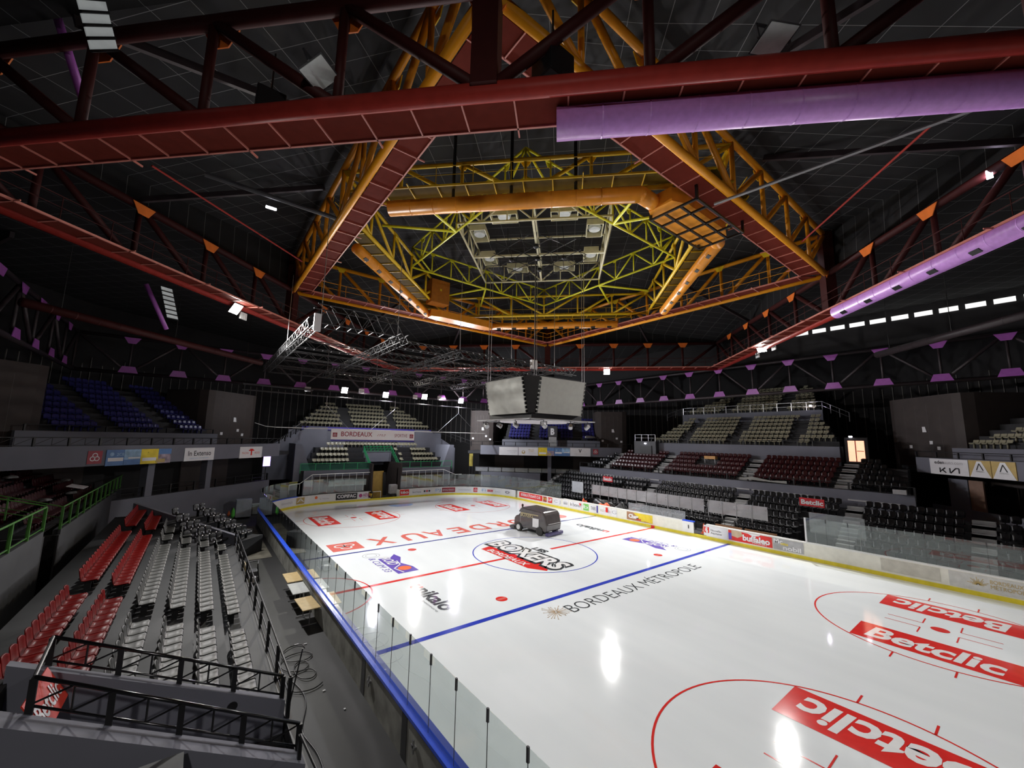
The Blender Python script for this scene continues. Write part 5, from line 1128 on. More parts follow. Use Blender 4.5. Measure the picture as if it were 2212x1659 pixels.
for i, (x, y) in enumerate(((-16.4, -4.6), (-16.1, -4.75), (-16.2, -8.3), (-15.9, -9.6))): tag(MB().box(x, x + .14 - .03 * i, y, y + .05, 0.0, .015).build('litter', M['sign_w']), 'scrap of white paper on the dark walkway, ' + ordn(i) + ' from the far end', 'litter')
t = thing('tall_box', 'tall pale blue box standing on the walkway at the far left corner', 'box', (-15.95, 25.4, 0)); MB().box(-.75, .55, -.5, .5, .1, 1.75).build('body', mat('pale_blue_box', (.42, .47, .55), .5), t, bevel=.03)
for x in (-.6, .4): MB().tube((x, -.45, .06), (x, -.35, .06), .06, 10).build('wheel', M['black'], t)
t = thing('low_box', 'low frosted box beside the glass in the far left corner', 'box', (-14.9, 26.9, 0)); MB().box(-.55, .45, -.3, .3, 0, .95).build('body', mat('frost_box', (.48, .55, .55), .5), t, bevel=.04); MB().box(-.58, .48, -.33, .33, .95, 1.0).build('lid', mat('frost_box', (.48, .55, .55), .5), t)
t = thing('waste_bag_holder', 'bright green bag and orange bag hanging beside the pale blue box', 'bag', (-17.1, 23.6, 0)); MB().tube((0, 0, 0), (0, 0, 1.3), .03, 8).build('stand', M['black'], t); MB().lathe([(.05, .3), (.16, .5), (.14, .95), (.03, 1.25)], (.12, 0, 0), 10).build('bag', mat('bag_green', (.12, .6, .08), .4), t); MB().lathe([(.05, .5), (.14, .65), (.03, 1.0)], (-.2, .1, 0), 10).build('bag', mat('bag_orange', (.6, .12, .03), .4), t)
t = thing('tv_screen', 'lit violet screen in the recess left of the far stand', 'screen', CFL.p(12.8, 32.2, 4.4)); t.rotation_euler = (0, 0, math.radians(15)); MB().tube((0, .1, -2.4), (0, .1, 1.2), .04, 8).build('stand', M['black'], t); MB().box(-.45, .45, -.03, .03, 0, 1.3).build('casing', M['black'], t); MB().box(-.38, .38, -.05, -.031, .1, 1.2).build('display', M['tv'], t)
panel('yellow_board', 'narrow yellow panel inside the dark recess right of the far stand', 'panel', CFR.p(-13.0, 33.6, 3.7), CFR.U, (0, 0, 1), .6, 2.0, mat('dull_yellow', (.35, .28, .05), .6), legs=0)

# ---------------------------------------------------------------- suspended banner
def banner():
    y = 28.0; t = thing('hanging_banner', 'long white Bordeaux ma sportive banner hanging across the far end', 'banner', (-2.6, y, 8.3))
    MB().box(-5.25, 5.3, -.02, .02, -.60, .62).build('cloth', M['cloth_w'], t); MB().box(-5.25, 5.3, -.025, .025, -.78, -.60).build('navy_hem', M['navyb'], t)
    text('lettering', 'BORDEAUX', .55, (-4.1, -.03, -.18), (1, 0, 0), ZN, M['sign_dr'], t, 3.75, .01); text('lettering', 'ma', .42, (.25, -.03, -.12), (1, 0, 0), ZN, M['sign_dr'], t, 1.1, -.015, .5); text('lettering', 'SPORTIVE', .42, (2.55, -.03, -.2), (1, 0, 0), ZN, M['sign_dr'], t, 1.75, -.005)
    crest(t, (-5.05, -.025, -.28), (1, 0, 0), ZN, .5, M['sign_w'], M['sign_dr']); crest(t, (4.65, -.025, -.3), (1, 0, 0), ZN, .5, M['sign_w'], M['sign_dr'])
    p = thing('banner_pole', 'long thin white pole carrying the hanging banner', 'pole', (0, y, 8.96)); MB().tube((-13.6, 0, 0), (14.2, 0, -.05), .045, 8).build('tube', M['white'], p); MB().path([(-13.6, 0, 0), (-14.6, .1, .08), (-15.6, .3, .42)], .03, 6).build('rope_end', M['white'], p)
    for x, a in ((-.2, (-3.2, 2.8)), (-8.6, (-11.8, -5.8)), (9.4, (6.2, 12.6))):
        MB().tube((x, 0, 2.75), (x, 0, 3.9), .03, 6).tube((x, 0, 2.75), (a[0], 0, 0), .022, 6).tube((x, 0, 2.75), (a[1], 0, 0), .022, 6).build('suspension_cable', M['alu'], p)
banner()

# ---------------------------------------------------------------- roof trusses
def truss(name, lab, p0, p1, zb, zt, n, m_bot, m_top, m_web, m_gus, cr=.16, wr=.10, walk=None, group=None, kind='pratt', gus_b=False, gs=.55, grow=1.0, rail=True):
    """walk = (inward unit vector, width, plate material, rib material)"""
    a = V((*p0, 0)); c = V((*p1, 0)); L = (c - a).length; d = (c - a) / L
    t = thing(name, lab, 'roof truss', (a.x, a.y, zb), 0, group); H = zt - zb; U1 = V((0, 0, H))
    P = lambda i: d * (L * i / n)
    MB().tube(P(0), P(n), cr, 12).build('bottom_chord', M[m_bot], t, True); MB().tube(P(0) + U1, P(n) + U1, cr * .9, 12).build('top_chord', M[m_top], t, True)
    vme = MB().tube((0, 0, 0), (0, 0, H), wr, 8).mesh('vertical', M[m_web], True)
    for i in range(n + 1): o = bpy.data.objects.new('vertical', vme); C.objects.link(o); o.parent = t; o.location = P(i)
    for i in range(n):
        up = (i < n / 2) if kind == 'pratt' else (i % 2 == 0)
        q0, q1 = (P(i) + U1, P(i + 1)) if up else (P(i), P(i + 1) + U1)
        MB().tube(q0, q1, wr * 1.25, 8).build('diagonal', M[m_web], t, True)
    nn = V((-d.y, d.x, 0)); s = gs
    g = MB().prism([(-s, 0, 0), (s, 0, 0), (s * .45, 0, -s * .95), (-s * .45, 0, -s * .95)], (0, .04, 0)).mesh('gusset_plate', M[m_gus]) if m_gus else None
    gb = MB().prism([(-s * 1.15, 0, 0), (s * 1.15, 0, 0), (s * .75, 0, s), (-s * .75, 0, s)], (0, .04, 0)).mesh('gusset_plate', M[m_gus]) if m_gus and gus_b else None
    for i in range(1, n):
        if g:
            o = bpy.data.objects.new('gusset_plate', g); C.objects.link(o); o.parent = t; o.location = P(i) + U1 + nn * (cr + .02); o.rotation_euler = (0, 0, math.atan2(d.y, d.x))
        if gb:
            o = bpy.data.objects.new('gusset_plate', gb); C.objects.link(o); o.parent = t; o.location = P(i) + nn * (cr + .02); o.rotation_euler = (0, 0, math.atan2(d.y, d.x))
    if walk:
        w, wd, mp, mr = walk; w = V((*w, 0)).normalized(); e = .6
        MB().prism([P(0) + w * .25 + d * e, P(n) + w * .25 - d * e, P(n) + w * wd - d * wd, P(0) + w * wd + d * wd], (0, 0, .05)).build('walkway', M[mp], t)
        q = MB(); k = int(L / 1.45)
        for i in range(1, k):
            x = d * (L * i / k); q.beam(x + w * .2 + V((0, 0, -.02)), x + w * (wd + (.35 if i % 3 == 0 else 0)) + V((0, 0, -.02)), .045, .06)
        q.beam(P(0) + w * wd + d * wd, P(n) + w * wd - d * wd, .07, .10); tag(q.build('walkway_rib', M[mr], t), 'pale ribs under the walkway plates', kind='stuff')
        if rail:
            MB().tube(P(0) + w * wd + d * wd + V((0, 0, 1.1)), P(n) + w * wd - d * wd + V((0, 0, 1.1)), .025, 6).tube(P(0) + w * wd + d * wd + V((0, 0, .6)), P(n) + w * wd - d * wd + V((0, 0, .6)), .018, 6).build('handrail', M[m_web], t)
            for i in range(1, int(L / 2)): x = d * (2.0 * i) + w * wd; MB().tube(x, x + V((0, 0, 1.1)), .02, 5).build('rail_post', M[m_web], t)
    return t
def ring(R, diag, zb, zt, n, names, **k):
    for i in range(4):
        if names[i] is None: continue
        if diag: pts = [(0, -R), (R, 0), (0, R), (-R, 0)]
        else: pts = [(-R, -R), (R, -R), (R, R), (-R, R)]
        a, c = pts[i], pts[(i + 1) % 4]; mid = V(((a[0] + c[0]) / 2, (a[1] + c[1]) / 2))
        kk = dict(k); 
        if kk.get('walk'): s, wd, mp, mr = kk['walk']; inv = -mid.normalized() * s; kk['walk'] = ((inv.x, inv.y), wd, mp, mr)
        nm, lab = names[i]; truss(nm, lab, a, c, zb, zt, n, **kk)
ring(30, False, 13.78, 17.25, 16, [None, ('purple_truss', 'dark truss with purple gusset plates above the beige tribune'), ('purple_truss', 'dark truss with purple gusset plates behind the far floodlights'), ('purple_truss', 'dark truss with purple gusset plates along the left side')],
     m_bot='t_dark', m_top='t_dark', m_web='t_dark', m_gus='p_purple', cr=.18, wr=.10, gus_b=True, gs=.62, kind='warren')
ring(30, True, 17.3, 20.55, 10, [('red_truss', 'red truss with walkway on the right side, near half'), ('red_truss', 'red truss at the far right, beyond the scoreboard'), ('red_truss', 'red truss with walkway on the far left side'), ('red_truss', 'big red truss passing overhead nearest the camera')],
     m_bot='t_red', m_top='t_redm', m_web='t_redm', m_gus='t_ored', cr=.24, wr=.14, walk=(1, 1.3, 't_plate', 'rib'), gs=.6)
ring(15, False, 20.45, 23.6, 8, [('orange_truss', 'orange truss on the right with dark red walkway underneath'), ('orange_truss', 'orange truss at the far right of the orange square'), ('orange_truss', 'orange truss at the far left of the orange square'), ('orange_truss', 'orange truss on the left with dark red walkway underneath')],
     m_bot='t_oran', m_top='t_oran', m_web='t_oran', m_gus='t_yel', cr=.19, wr=.12, walk=(1, 1.3, 't_plate', 'rib'), gs=.45)
ring(15, True, 21.25, 23.35, 6, [('amber_truss', 'amber yellow truss on the right side of the inner square'), ('amber_truss', 'amber yellow truss at the far end of the inner square'), ('amber_truss', 'amber yellow truss on the left side of the inner square'), ('amber_truss', 'amber yellow truss above the orange duct nearest the camera')],
     m_bot='t_yel', m_top='t_yel', m_web='t_yel', m_gus='t_yel', cr=.13, wr=.09, walk=(-1, 1.25, 't_yelp', 't_yel'), gs=.3)
ring(7.5, False, 22.3, 24.05, 8, [('lime_truss', 'lime yellow truss, right side of the small square'), ('lime_truss', 'lime yellow truss, far right side of the small square'), ('lime_truss', 'lime yellow truss, far left side of the small square'), ('lime_truss', 'lime yellow truss, left side of the small square')],
     m_bot='t_lime', m_top='t_lime', m_web='t_lime', m_gus='t_lime', cr=.08, wr=.055, gs=.28, kind='warren')
ring(7.5, True, 22.9, 24.5, 6, [('cream_truss', 'cream truss, right side of the centre frame'), ('cream_truss', 'cream truss, far side of the centre frame'), ('cream_truss', 'cream truss, left side of the centre frame'), ('cream_truss', 'cream truss, near side of the centre frame')],
     m_bot='t_cream', m_top='t_cream', m_web='t_cream', m_gus=None, cr=.08, wr=.05, kind='warren')
k = 0
for cx, cy in ((-7.5, 0), (0, 7.5), (7.5, 0), (0, -7.5)):
    for s in (-1, 1):
        e = (cx * 1.58, s * 2.3) if cy == 0 else (s * 2.3, cy * 1.58)
        tag(MB().tube((cx, cy, 22.3), (e[0], e[1], 22.2), .09, 8).build('lime_strut', M['t_lime'], None, True), 'lime strut from the ' + ['left', 'far', 'right', 'near'][k // 2] + ' corner of the cream frame, ' + ('first' if s < 0 else 'second') + ' of the pair', 'roof strut', 'lime struts'); k += 1
for (a, c, i) in (((-3.75, 3.75), (3.75, -3.75), 'along'), ((-3.75, -3.75), (3.75, 3.75), 'across')):
    tag(MB().beam((*a, 22.95), (*c, 22.95), .16, .16).beam((*a, 24.4), (*c, 24.4), .12, .12).build('cream_beam', M['t_cream']), f'cream beam crossing the centre frame, running {i} the near truss', 'roof beam')
# fan trays inside the cream frame
for i in range(8):
    s = i // 2; R4 = [(0, -7.5), (7.5, 0), (0, 7.5), (-7.5, 0)]; a = V((*R4[s], 0)); c = V((*R4[(s + 1) % 4], 0)); d = (c - a).normalized(); p = a.lerp(c, .3 if i % 2 == 0 else .7); inw = -((a + c) / 2).normalized(); p = p + inw * .95
    t = thing('fan_tray', f'cream tray with a white hood inside the centre frame, {ordn(i)} counted from the near right', 'ventilation tray', (p.x, p.y, 23.6), math.atan2(d.y, d.x), 'ventilation trays')
    MB().box(-.95, .95, -.6, -.54, 0, .45).box(-.95, .95, .54, .6, 0, .45).box(-.95, -.89, -.54, .54, 0, .45).box(.89, .95, -.54, .54, 0, .45).build('frame', M['t_cream'], t); MB().lathe([(.42, .1), (.5, .3), (.2, .5)], (0, 0, 0), 14).build('hood', M['lampoff'], t)
# black rigging under the centre
t = thing('rigging_frame', 'black star shaped rigging frame with many hanging rods inside the cream frame', 'rigging', (0, 0, 22.6)); b = MB()
for i in range(-2, 3):
    b.tube((i * 1.5, -4.2 + abs(i) * .9, 0), (i * 1.5, 4.2 - abs(i) * .9, 0), .03, 5).tube((-4.2 + abs(i) * .9, i * 1.5, 0), (4.2 - abs(i) * .9, i * 1.5, 0), .03, 5)
b.build('bar', M['black'], t); b = MB(); random.seed(11)
for i in range(-2, 3):
    for j in range(-2, 3):
        if abs(i) + abs(j) < 4: b.tube((i * 1.5, j * 1.5, 0), (i * 1.5 + random.uniform(-.6, .6), j * 1.5 + random.uniform(-.6, .6), 1.6), .022, 5).tube((i * 1.5, j * 1.5, 0), (i * 1.5 + random.uniform(-.8, .8), j * 1.5 + random.uniform(-.8, .8), -.5), .02, 5)
tag(b.build('rod', M['black'], t), 'thin black rods', kind='stuff'); b = MB()
for x, y in ((0, 0), (1.5, 1.5), (-1.5, 1.5), (1.5, -1.5), (-1.5, -1.5)): b.lathe([(.05, -.2), (.22, -.1), (.22, .1), (.05, .2)], (x, y, 0), 8)
b.build('winch_node', M['black'], t)
for i, (x, y) in enumerate(((-10.75, -5.45), (-8.55, -7.65), (-6.2, -10.0))): tag(MB().beam((x, y, 20.7), (x, y, 24.6), .12, .12, (1, 0, 0)).build('hanger_rod', M['black']), 'black hanger rod above the near orange duct, ' + ['left', 'middle', 'right'][i] + ' of three', 'rod', 'black hanger rods')
# oblique red rods and grey bar in the roof
for a, c, m, lab, r in (((-23.11, .55, 20.3), (-15.6, 7.6, 20.4), 't_red', 'thin red rod running from the red truss to the orange square, left side', .05), ((.75, -21.84, 20.3), (7.7, -15.6, 20.4), 't_red', 'thin red rod running from the red truss to the orange square, right side', .05),
                        ((-21.2, .3, 20.6), (-15.2, .2, 20.5), 'dgrey', 'grey bar reaching the left orange truss', .12), ((-2.2, -15.0, 19.2), (-1.2, -24.0, 19.0), 'alu', 'grey cable tray running from the black cage over the red truss', .07)):
    tag(MB().tube(a, c, r, 8).build('roof_rod', M[m]), lab, 'roof rod')
for (x, y) in ((-15, -15), (15, 15), (15, -15), (-15, 15)):
    d = V((x, y, 0)).normalized(); tag(MB().obox((x, y, 17.3), d, (-d.y, d.x, 0), ZN, -.35, .35, -.35, .35, 0, 6.4).build('corner_post', M['t_redm']), 'dark red post where the red and orange trusses meet, ' + {(-15, -15): 'overhead nearest the camera', (15, 15): 'behind the scoreboard', (15, -15): 'on the right', (-15, 15): 'on the left'}[(x, y)], 'post')

# ---------------------------------------------------------------- ducts
def duct(name, lab, pts, r, m, vents=None, vm='black', seam=1.25, caps=True):
    t = thing(name, lab, 'duct', pts[0]); o = V(pts[0]); P = [V(p) - o for p in pts]; b = MB()
    for a, c in zip(P, P[1:]): b.tube(a, c, r, 24)
    for p in P[1:-1]:
        k = len(b.v); bm = bmesh.new(); bmesh.ops.create_uvsphere(bm, u_segments=20, v_segments=12, radius=r); b.v += [tuple(v.co + p) for v in bm.verts]; b.f += [tuple(k + v.index for v in f.verts) for f in bm.faces]; bm.free()
    b.build('tube', M[m], t, True); s = MB()
    for a, c in zip(P, P[1:]):
        L = (c - a).length; d = (c - a) / L
        for i in range(1, int(L / seam)): q = a + d * (seam * i); s.tube(q - d * .02, q + d * .02, r + .008, 24, cap=False)
    s.build('seam_ring', M[m], t)
    if vents:
        for (i, n, ang) in vents:
            a, c = P[i], P[i + 1]; d = (c - a).normalized(); side = V((d.y, -d.x, 0)); L = (c - a).length
            if side.dot(V((0, 0, 0)) - (a + c) / 2 - o) < 0: side = -side
            Nn = (side * math.sin(ang) + V((0, 0, -1)) * math.cos(ang)).normalized(); Tt = Nn.cross(d)
            for k in range(n):
                q = a + d * (L * (k + .5) / n) + Nn * r; MB().obox(q, d, Tt, Nn, -.22, .22, -.11, .11, -.02, .035).build('vent_grille', M[vm], t)
    return t
z = 20.4
duct('orange_duct', 'orange round duct along the left amber truss with dark grilles', [(-13.2, 3.0, z), (-3.4, 12.8, z), (-2.6, 12.9, z)], .36, 'd_oran', [(0, 7, .5)])
duct('orange_duct', 'orange round duct along the far amber truss with dark grilles', [(3.3, 12.7, z), (4.1, 12.3, z), (13.6, 2.7, z)], .36, 'd_oran', [(1, 8, .5)])
duct('orange_duct', 'orange round duct running down the right side with dark grilles', [(2.6, -12.6, z), (4.0, -12.3, z), (13.3, -2.9, z)], .40, 'd_oran', [(1, 6, .5)])
duct('orange_duct', 'wide plain orange duct crossing in front, nearest the camera', [(-13.2, -2.9, z), (-3.9, -12.2, z), (-2.4, -12.2, z)], .40, 'd_oran', None)
def plenum(name, lab, x0, x1, y0, y1, z0, z1, m='d_oran'):
    t = thing(name, lab, 'duct', (0, 0, 0)); MB().prism([(x0, y0 + .35, z0), (x0 + .9, y0, z0), (x1 - .9, y0, z0), (x1, y0 + .35, z0), (x1, y1 - .35, z0), (x1 - .9, y1, z0), (x0 + .9, y1, z0), (x0, y1 - .35, z0)][::1], (0, 0, z1 - z0)).build('box', M[m], t); return t
plenum('orange_plenum', 'flat orange air box at the far left corner of the duct ring', -3.4, 3.9, 11.5, 12.9, 19.95, 20.65)
plenum('orange_plenum', 'flat orange air box above the black cage', -2.8, 3.0, -13.6, -11.6, 20.0, 20.75)
t = thing('orange_cabinet', 'upright orange cabinet standing on the far left of the amber ring', 'cabinet', (-3.2, 11.0, 20.9)); MB().box(-.95, .95, -.6, .6, 0, 2.3).build('casing', mat('cabinet_orange', (.5, .17, .02), .4), t, bevel=.03); MB().box(-.1, .1, -.62, -.6, 1.2, 1.4).build('label_plate', M['sign_y'], t)
t = thing('black_cage', 'black steel cage hanging under the orange air box', 'cage', (0, 0, 19.75)); b = MB()
X0, X1, Y0, Y1 = -2.4, 2.6, -14.3, -11.8
for y in (Y0, Y0 + .85, Y1 - .8, Y1): b.beam((X0, y, 0), (X1, y, 0), .10, .10)
for x in (X0, X0 + 1.0, .1, X1 - 1.2, X1): b.beam((x, Y0, 0), (x, Y1, 0), .10, .10)
b.build('floor_frame', M['black'], t)
for x, y in ((X0, Y0), (X1, Y0), (X1, Y1), (X0, Y1)): MB().beam((x, y, 0), (x, y, 2.4), .12, .12, (1, 0, 0)).build('hanger_post', M['black'], t)
MB().beam((X0, Y0, 1.2), (X1, Y0, 1.2), .06, .06).beam((X0, Y1, 1.2), (X0, Y0, 1.2), .06, .06).build('guard_bar', M['steel'], t)
duct('purple_duct', 'huge purple round duct running overhead to the right edge', [(-13.0, -15.65, 17.0), (2.5, -31.0, 17.0)], .42, 'd_purple', None)
duct('purple_duct', 'long purple duct with dark grilles below the right red truss', [(12.9, -15.8, 17.0), (1.0, -27.7, 17.0)], .42, 'd_purple', [(0, 8, .7)])
duct('brown_duct', 'thin dusty brown duct under the roof on the far left', [(-28.86, 11.14, 15.3), (-16.0, 24.0, 15.3)], .26, 'brown' if 0 else 't_redm', None)
duct('brown_duct', 'thin dark duct under the roof on the far right', [(24.3, -15.7, 15.75), (15.0, -25.0, 15.75)], .26, 't_dark', None)
for nm, x0, y0, x1, y1, zz in (('brown_duct', -28.86, 11.14, -16.0, 24.0, 15.3), ('brown_duct.001', 24.3, -15.7, 15.0, -25.0, 15.75)):
    p = bpy.data.objects[nm]
    for f in (.1, .5, .9): q = V(((x1 - x0) * f, (y1 - y0) * f, 0)); MB().tube(q, q + V((0, 0, 5.4)), .02, 5).build('hanger', M['black'], p)
# purple posts on the left
tag(MB().tube((-23.97, 12.03, 17.9), (-22.73, 13.27, 15.3), .14, 8).build('purple_post', M['p_purple'], None, True), 'purple sloping post beside the small glazed strip on the left', 'post')
tag(MB().tube((-25.25, -5.25, 21.8), (-24.4, -4.4, 19.3), .12, 8).build('purple_post', M['p_purple'], None, True), 'purple sloping post at the top left corner', 'post')

# ---------------------------------------------------------------- scoreboard
def scoreboard():
    t = thing('scoreboard_cube', 'hanging four sided scoreboard with grey blank screens', 'scoreboard', (.2, .35, 0)); 
    zt, zb, rt, rb, hw = 12.45, 9.95, 3.2, 2.75, 2.28
    for k in range(4):
        a = k * PI / 2; X = V((math.cos(a), math.sin(a), 0)); N = V((math.sin(a), -math.cos(a), 0)); c0 = N * rb + V((0, 0, zb)); c1 = N * rt + V((0, 0, zt)); up = (c1 - c0); nn = X.cross(up).normalized()
        s = MB().prism([c0 - X * hw, c0 + X * hw, c1 + X * hw, c1 - X * hw], nn * -.10).build('screen', M['screen'], t)
        e = MB(); 
        for q in range(9): e.obox(c0 - X * (hw + .0) + up * (q / 9), X, up.normalized(), nn, 0, .09, .02, .22, -.12, .02); e.obox(c0 + X * (hw - .09) + up * (q / 9), X, up.normalized(), nn, 0, .09, .02, .22, -.12, .02)
        e.build('edge_clamp', M['black'], s)
    b = MB(); k = .12; P = [(-1, -1), (1, -1), (1, 1), (-1, 1)]
    lo = [(x * (rb - k), y * (rb - k), zb) for x, y in P]; hi = [(x * (rt - k), y * (rt - k), zt + .12) for x, y in P]
    def oct_(r, c, z): return [(-r, -c, z), (-c, -r, z), (c, -r, z), (r, -c, z), (r, c, z), (c, r, z), (-c, r, z), (-r, c, z)]
    A = oct_(rb - k, hw - .05, zb + .02); Bq = oct_(rt - k, hw - .35, zt + .1); n = 0; b.v = A + Bq; b.f = [tuple(reversed(range(8))), tuple(range(8, 16))] + [(i, (i + 1) % 8, 8 + (i + 1) % 8, 8 + i) for i in range(8)]
    b.build('casing', M['black'], t)
    MB().box(-2.5, 2.5, -2.5, 2.5, zb - .32, zb - .02).build('base_frame', M['black'], t); MB().lathe([(2.9, zb - .52), (3.0, zb - .46), (2.9, zb - .40)], (0, 0, 0), 8).build('light_disc', mat('disc_white', (.5, .48, .5), .4), t)
    MB().path([(-3.2, -3.2, zb - .42), (3.2, -3.2, zb - .42), (3.2, 3.2, zb - .42), (-3.2, 3.2, zb - .42), (-3.2, -3.2, zb - .42)], .05, 8).build('light_rail', M['alu'], t)
    i = 0
    for x, y in ((-3.2, 2.0), (-3.2, .3), (-3.2, -1.6), (-2.0, -3.2), (.6, -3.2), (2.4, -3.2)):
        L = thing('stage_light', 'grey stage spotlight clamped under the scoreboard, ' + ordn(i).replace('nearest', 'first') + ' from the left', 'stage light', (x + .2, y + .35, zb - .42), .6 * i, 'stage lights under the scoreboard'); i += 1
        MB().tube((0, 0, 0), (0, 0, -.16), .03, 6).box(-.26, .26, -.04, .04, -.20, -.15).box(-.26, -.22, -.04, .04, -.42, -.15).box(.22, .26, -.04, .04, -.42, -.15).build('yoke', M['dgrey'], L); MB().tube((0, .12, -.34), (0, -.2, -.5), .14, 14, .17).build('head', M['alu'], L)
    for x, y, lab in ((-2.6, 2.6, 'left'), (2.6, -2.6, 'right'), (-.2, -.2, 'centre')):
        for dx in (-.12, .12): tag(MB().tube((x + dx + .2, y + .35, zt + .1), (x + dx + .2, y + .35, 22.4), .022, 6).build('suspension_cable', M['steel'], None), f'{"left" if dx < 0 else "right"} strand of the {lab} pair of cables holding the scoreboard', 'cable', 'scoreboard cables')
    tag(MB().tube((.0, .2, zt), (.0, .2, 23), .035, 6).build('power_cable', M['black'], None), 'black power cable above the middle of the scoreboard', 'cable')
scoreboard()

# ---------------------------------------------------------------- stage lighting truss grid
def box_truss(lab, a, c, s=.52, r=.032, dens=.55):
    a = V(a); c = V(c); d = (c - a).normalized(); L = (c - a).length; x = d.cross(ZN).normalized() * (s / 2); zz = V((0, 0, s)); t = thing('lighting_truss', lab, 'lighting truss', a, 0, 'lighting truss grid'); O = V((0, 0, 0))
    for o in (x, -x, x + zz, -x + zz): MB().tube(o, o + d * L, r, 6).build('chord', M['stage'], t)
    b = MB(); n = max(2, int(L / dens))
    for i in range(n):
        p, q = d * (L * i / n), d * (L * (i + 1) / n)
        for o in (x, -x): b.tube(p + o + (zz if i % 2 else O), q + o + (O if i % 2 else zz), r * .6, 4, cap=False)
        b.tube(p + x, p - x, r * .6, 4, cap=False).tube(p + x + zz, q - x + zz, r * .6, 4, cap=False)
    tag(b.build('lacing', M['stage'], t), 'zigzag bracing bars', kind='stuff')
gz = 14.0; gx = (-15.8, -10.6, -5.6, -.8, 4.0); i = 0
for i, x in enumerate(gx): box_truss(f'black lighting truss running away from the camera, {ordn(i).replace("nearest", "first")} from the left', (x, .4 if i == 0 else (2.0 if i > 1 else .4), gz), (x, 20.6, gz))
box_truss('short lighting truss box hung highest at the left front corner', (-15.8, .3, gz + .15), (-10.9, .3, gz + .15), 1.05, .035, .6)
for i, (y, x0) in enumerate(((2.2, -10.9), (6.6, -15.6), (11.2, -15.6), (15.8, -15.6), (20.6, -15.6))): box_truss(f'black lighting truss running left to right in the grid, {ordn(i)} to the camera', (x0, y, gz), (6.5, y, gz))
i = 0
for x, y in ((-15.5, .3), (-11, .6), (-5.6, 2.2), (-.8, 2.2), (4, 2.2), (-15.6, 11), (-10.6, 20), (-5.6, 20), (4, 20)):
    h = 20.5 if x < -14.9 or y < 15 else 17.3
    tag(MB().tube((x, y, gz + .5), (x, y, h), .02, 5).build('hoist_chain', M['steel']), 'thin hoist chain above the lighting grid, ' + ordn(i).replace('nearest', 'first') + ' counted from the left front corner', 'chain', 'hoist chains'); i += 1
tag(MB().box(-15.95, -15.6, -.35, -.2, gz - .35, gz + .6).build('hoist_motor', M['sign_w']), 'white patterned hoist block at the left front corner of the grid', 'hoist'); tag(MB().box(.9, 1.5, 1.6, 1.9, gz - .1, gz + .7).build('wall_box', M['sign_w'], None, bevel=.05), 'white box hanging on the front truss left of the scoreboard', 'box')

# ---------------------------------------------------------------- floodlights
def lamp(name, lab, loc, aim, size, lit, power=0, col=(1, .975, .95), spot=None):
    loc = V(loc); d = (V(aim) - loc).normalized(); q = d.to_track_quat('-Z', 'Y'); t = thing(name, lab, 'floodlight', loc, 0); t.rotation_mode = 'QUATERNION'; t.rotation_quaternion = q; s = size / 2
    MB().quadbox([(-s * .6, -s * .6, .28), (s * .6, -s * .6, .28), (s * .6, s * .6, .28), (-s * .6, s * .6, .28), (-s, -s, .02), (s, -s, .02), (s, s, .02), (-s, s, .02)][4:] + [(-s * .6, -s * .6, .28), (s * .6, -s * .6, .28), (s * .6, s * .6, .28), (-s * .6, s * .6, .28)]).build('housing', M['dgrey'], t)
    MB().box(-s * .9, s * .9, -s * .9, s * .9, 0.0, .02).build('glass', M[lit], t); MB().box(-s - .04, -s, -.03, .03, 0, .45).box(s, s + .04, -.03, .03, 0, .45).box(-s - .04, s + .04, -.03, .03, .42, .46).build('bracket', M['dgrey'], t)
    if power:
        ld = bpy.data.lights.new('spot', 'SPOT'); ld.energy = power; ld.color = col; ld.spot_size = math.radians(spot or 120); ld.spot_blend = .8; ld.shadow_soft_size = .3; lo = bpy.data.objects.new('lamp_light', ld); C.objects.link(lo); lo.location = loc + d * .06; lo.rotation_mode = 'QUATERNION'; lo.rotation_quaternion = q
PW = 9600
lamp('floodlight', 'blazing floodlight on the far left red truss', (-19.0, 10.6, 16.9), (-2, -6, 0), .8, 'lamp', PW)
lamp('floodlight', 'blazing floodlight right of the scoreboard', (20.2, 9.5, 16.9), (2, -6, 0), .8, 'lamp', PW)
lamp('floodlight', 'blazing floodlight on the right red truss', (21.7, -7.9, 17.2), (2, -8, 0), .8, 'lamp', PW)
for i, (x, z, m, cc, lab) in enumerate(((-6.26, 13.85, 'lamp', (1, .93, .8), 'warm white floodlight, leftmost of four above the far banner'), (-.95, 13.7, 'lampv', (.93, .88, 1), 'violet white floodlight, second of four above the far banner'), (4.69, 13.9, 'lamp', (1, .95, .92), 'white floodlight, third of four above the far banner'), (10.7, 13.75, 'lampv', (.9, .88, 1), 'violet white floodlight, rightmost of four above the far banner'))):
    lamp('floodlight', lab, (x, 29.6, z), (x * .3, -8, 0), .8, m, PW * .5, cc)
for k, (p, aim, lab) in enumerate((((-18.5, -12.0, 18.0), (-13, -19, 0), 'unlit square floodlight on the near red truss left of the orange square'), ((-9.9, -20.1, 18.0), (-11, -22, 0), 'large unlit square floodlight on the near red truss, right'), ((-27.2, -2.6, 17.6), (-12, 0, 0), 'unlit floodlight at the left edge on the near red truss'))):
    lamp('floodlight', lab, p, aim, .8, 'lampoff')
lamp('floodlight', 'unseen fill floodlight added behind the camera, left', (-24, -31, 15.5), (-16, -12, 0), .5, 'lampoff', 2000, (1, .95, .9), 130)  # added fill lamp out of view, lifts the dark near left corner
lamp('floodlight', 'unseen fill floodlight added behind the camera, right', (4, -31, 15.5), (2, -8, 0), .5, 'lampoff', 2000, (1, .95, .9), 130)  # second unseen lamp, added to brighten the near side
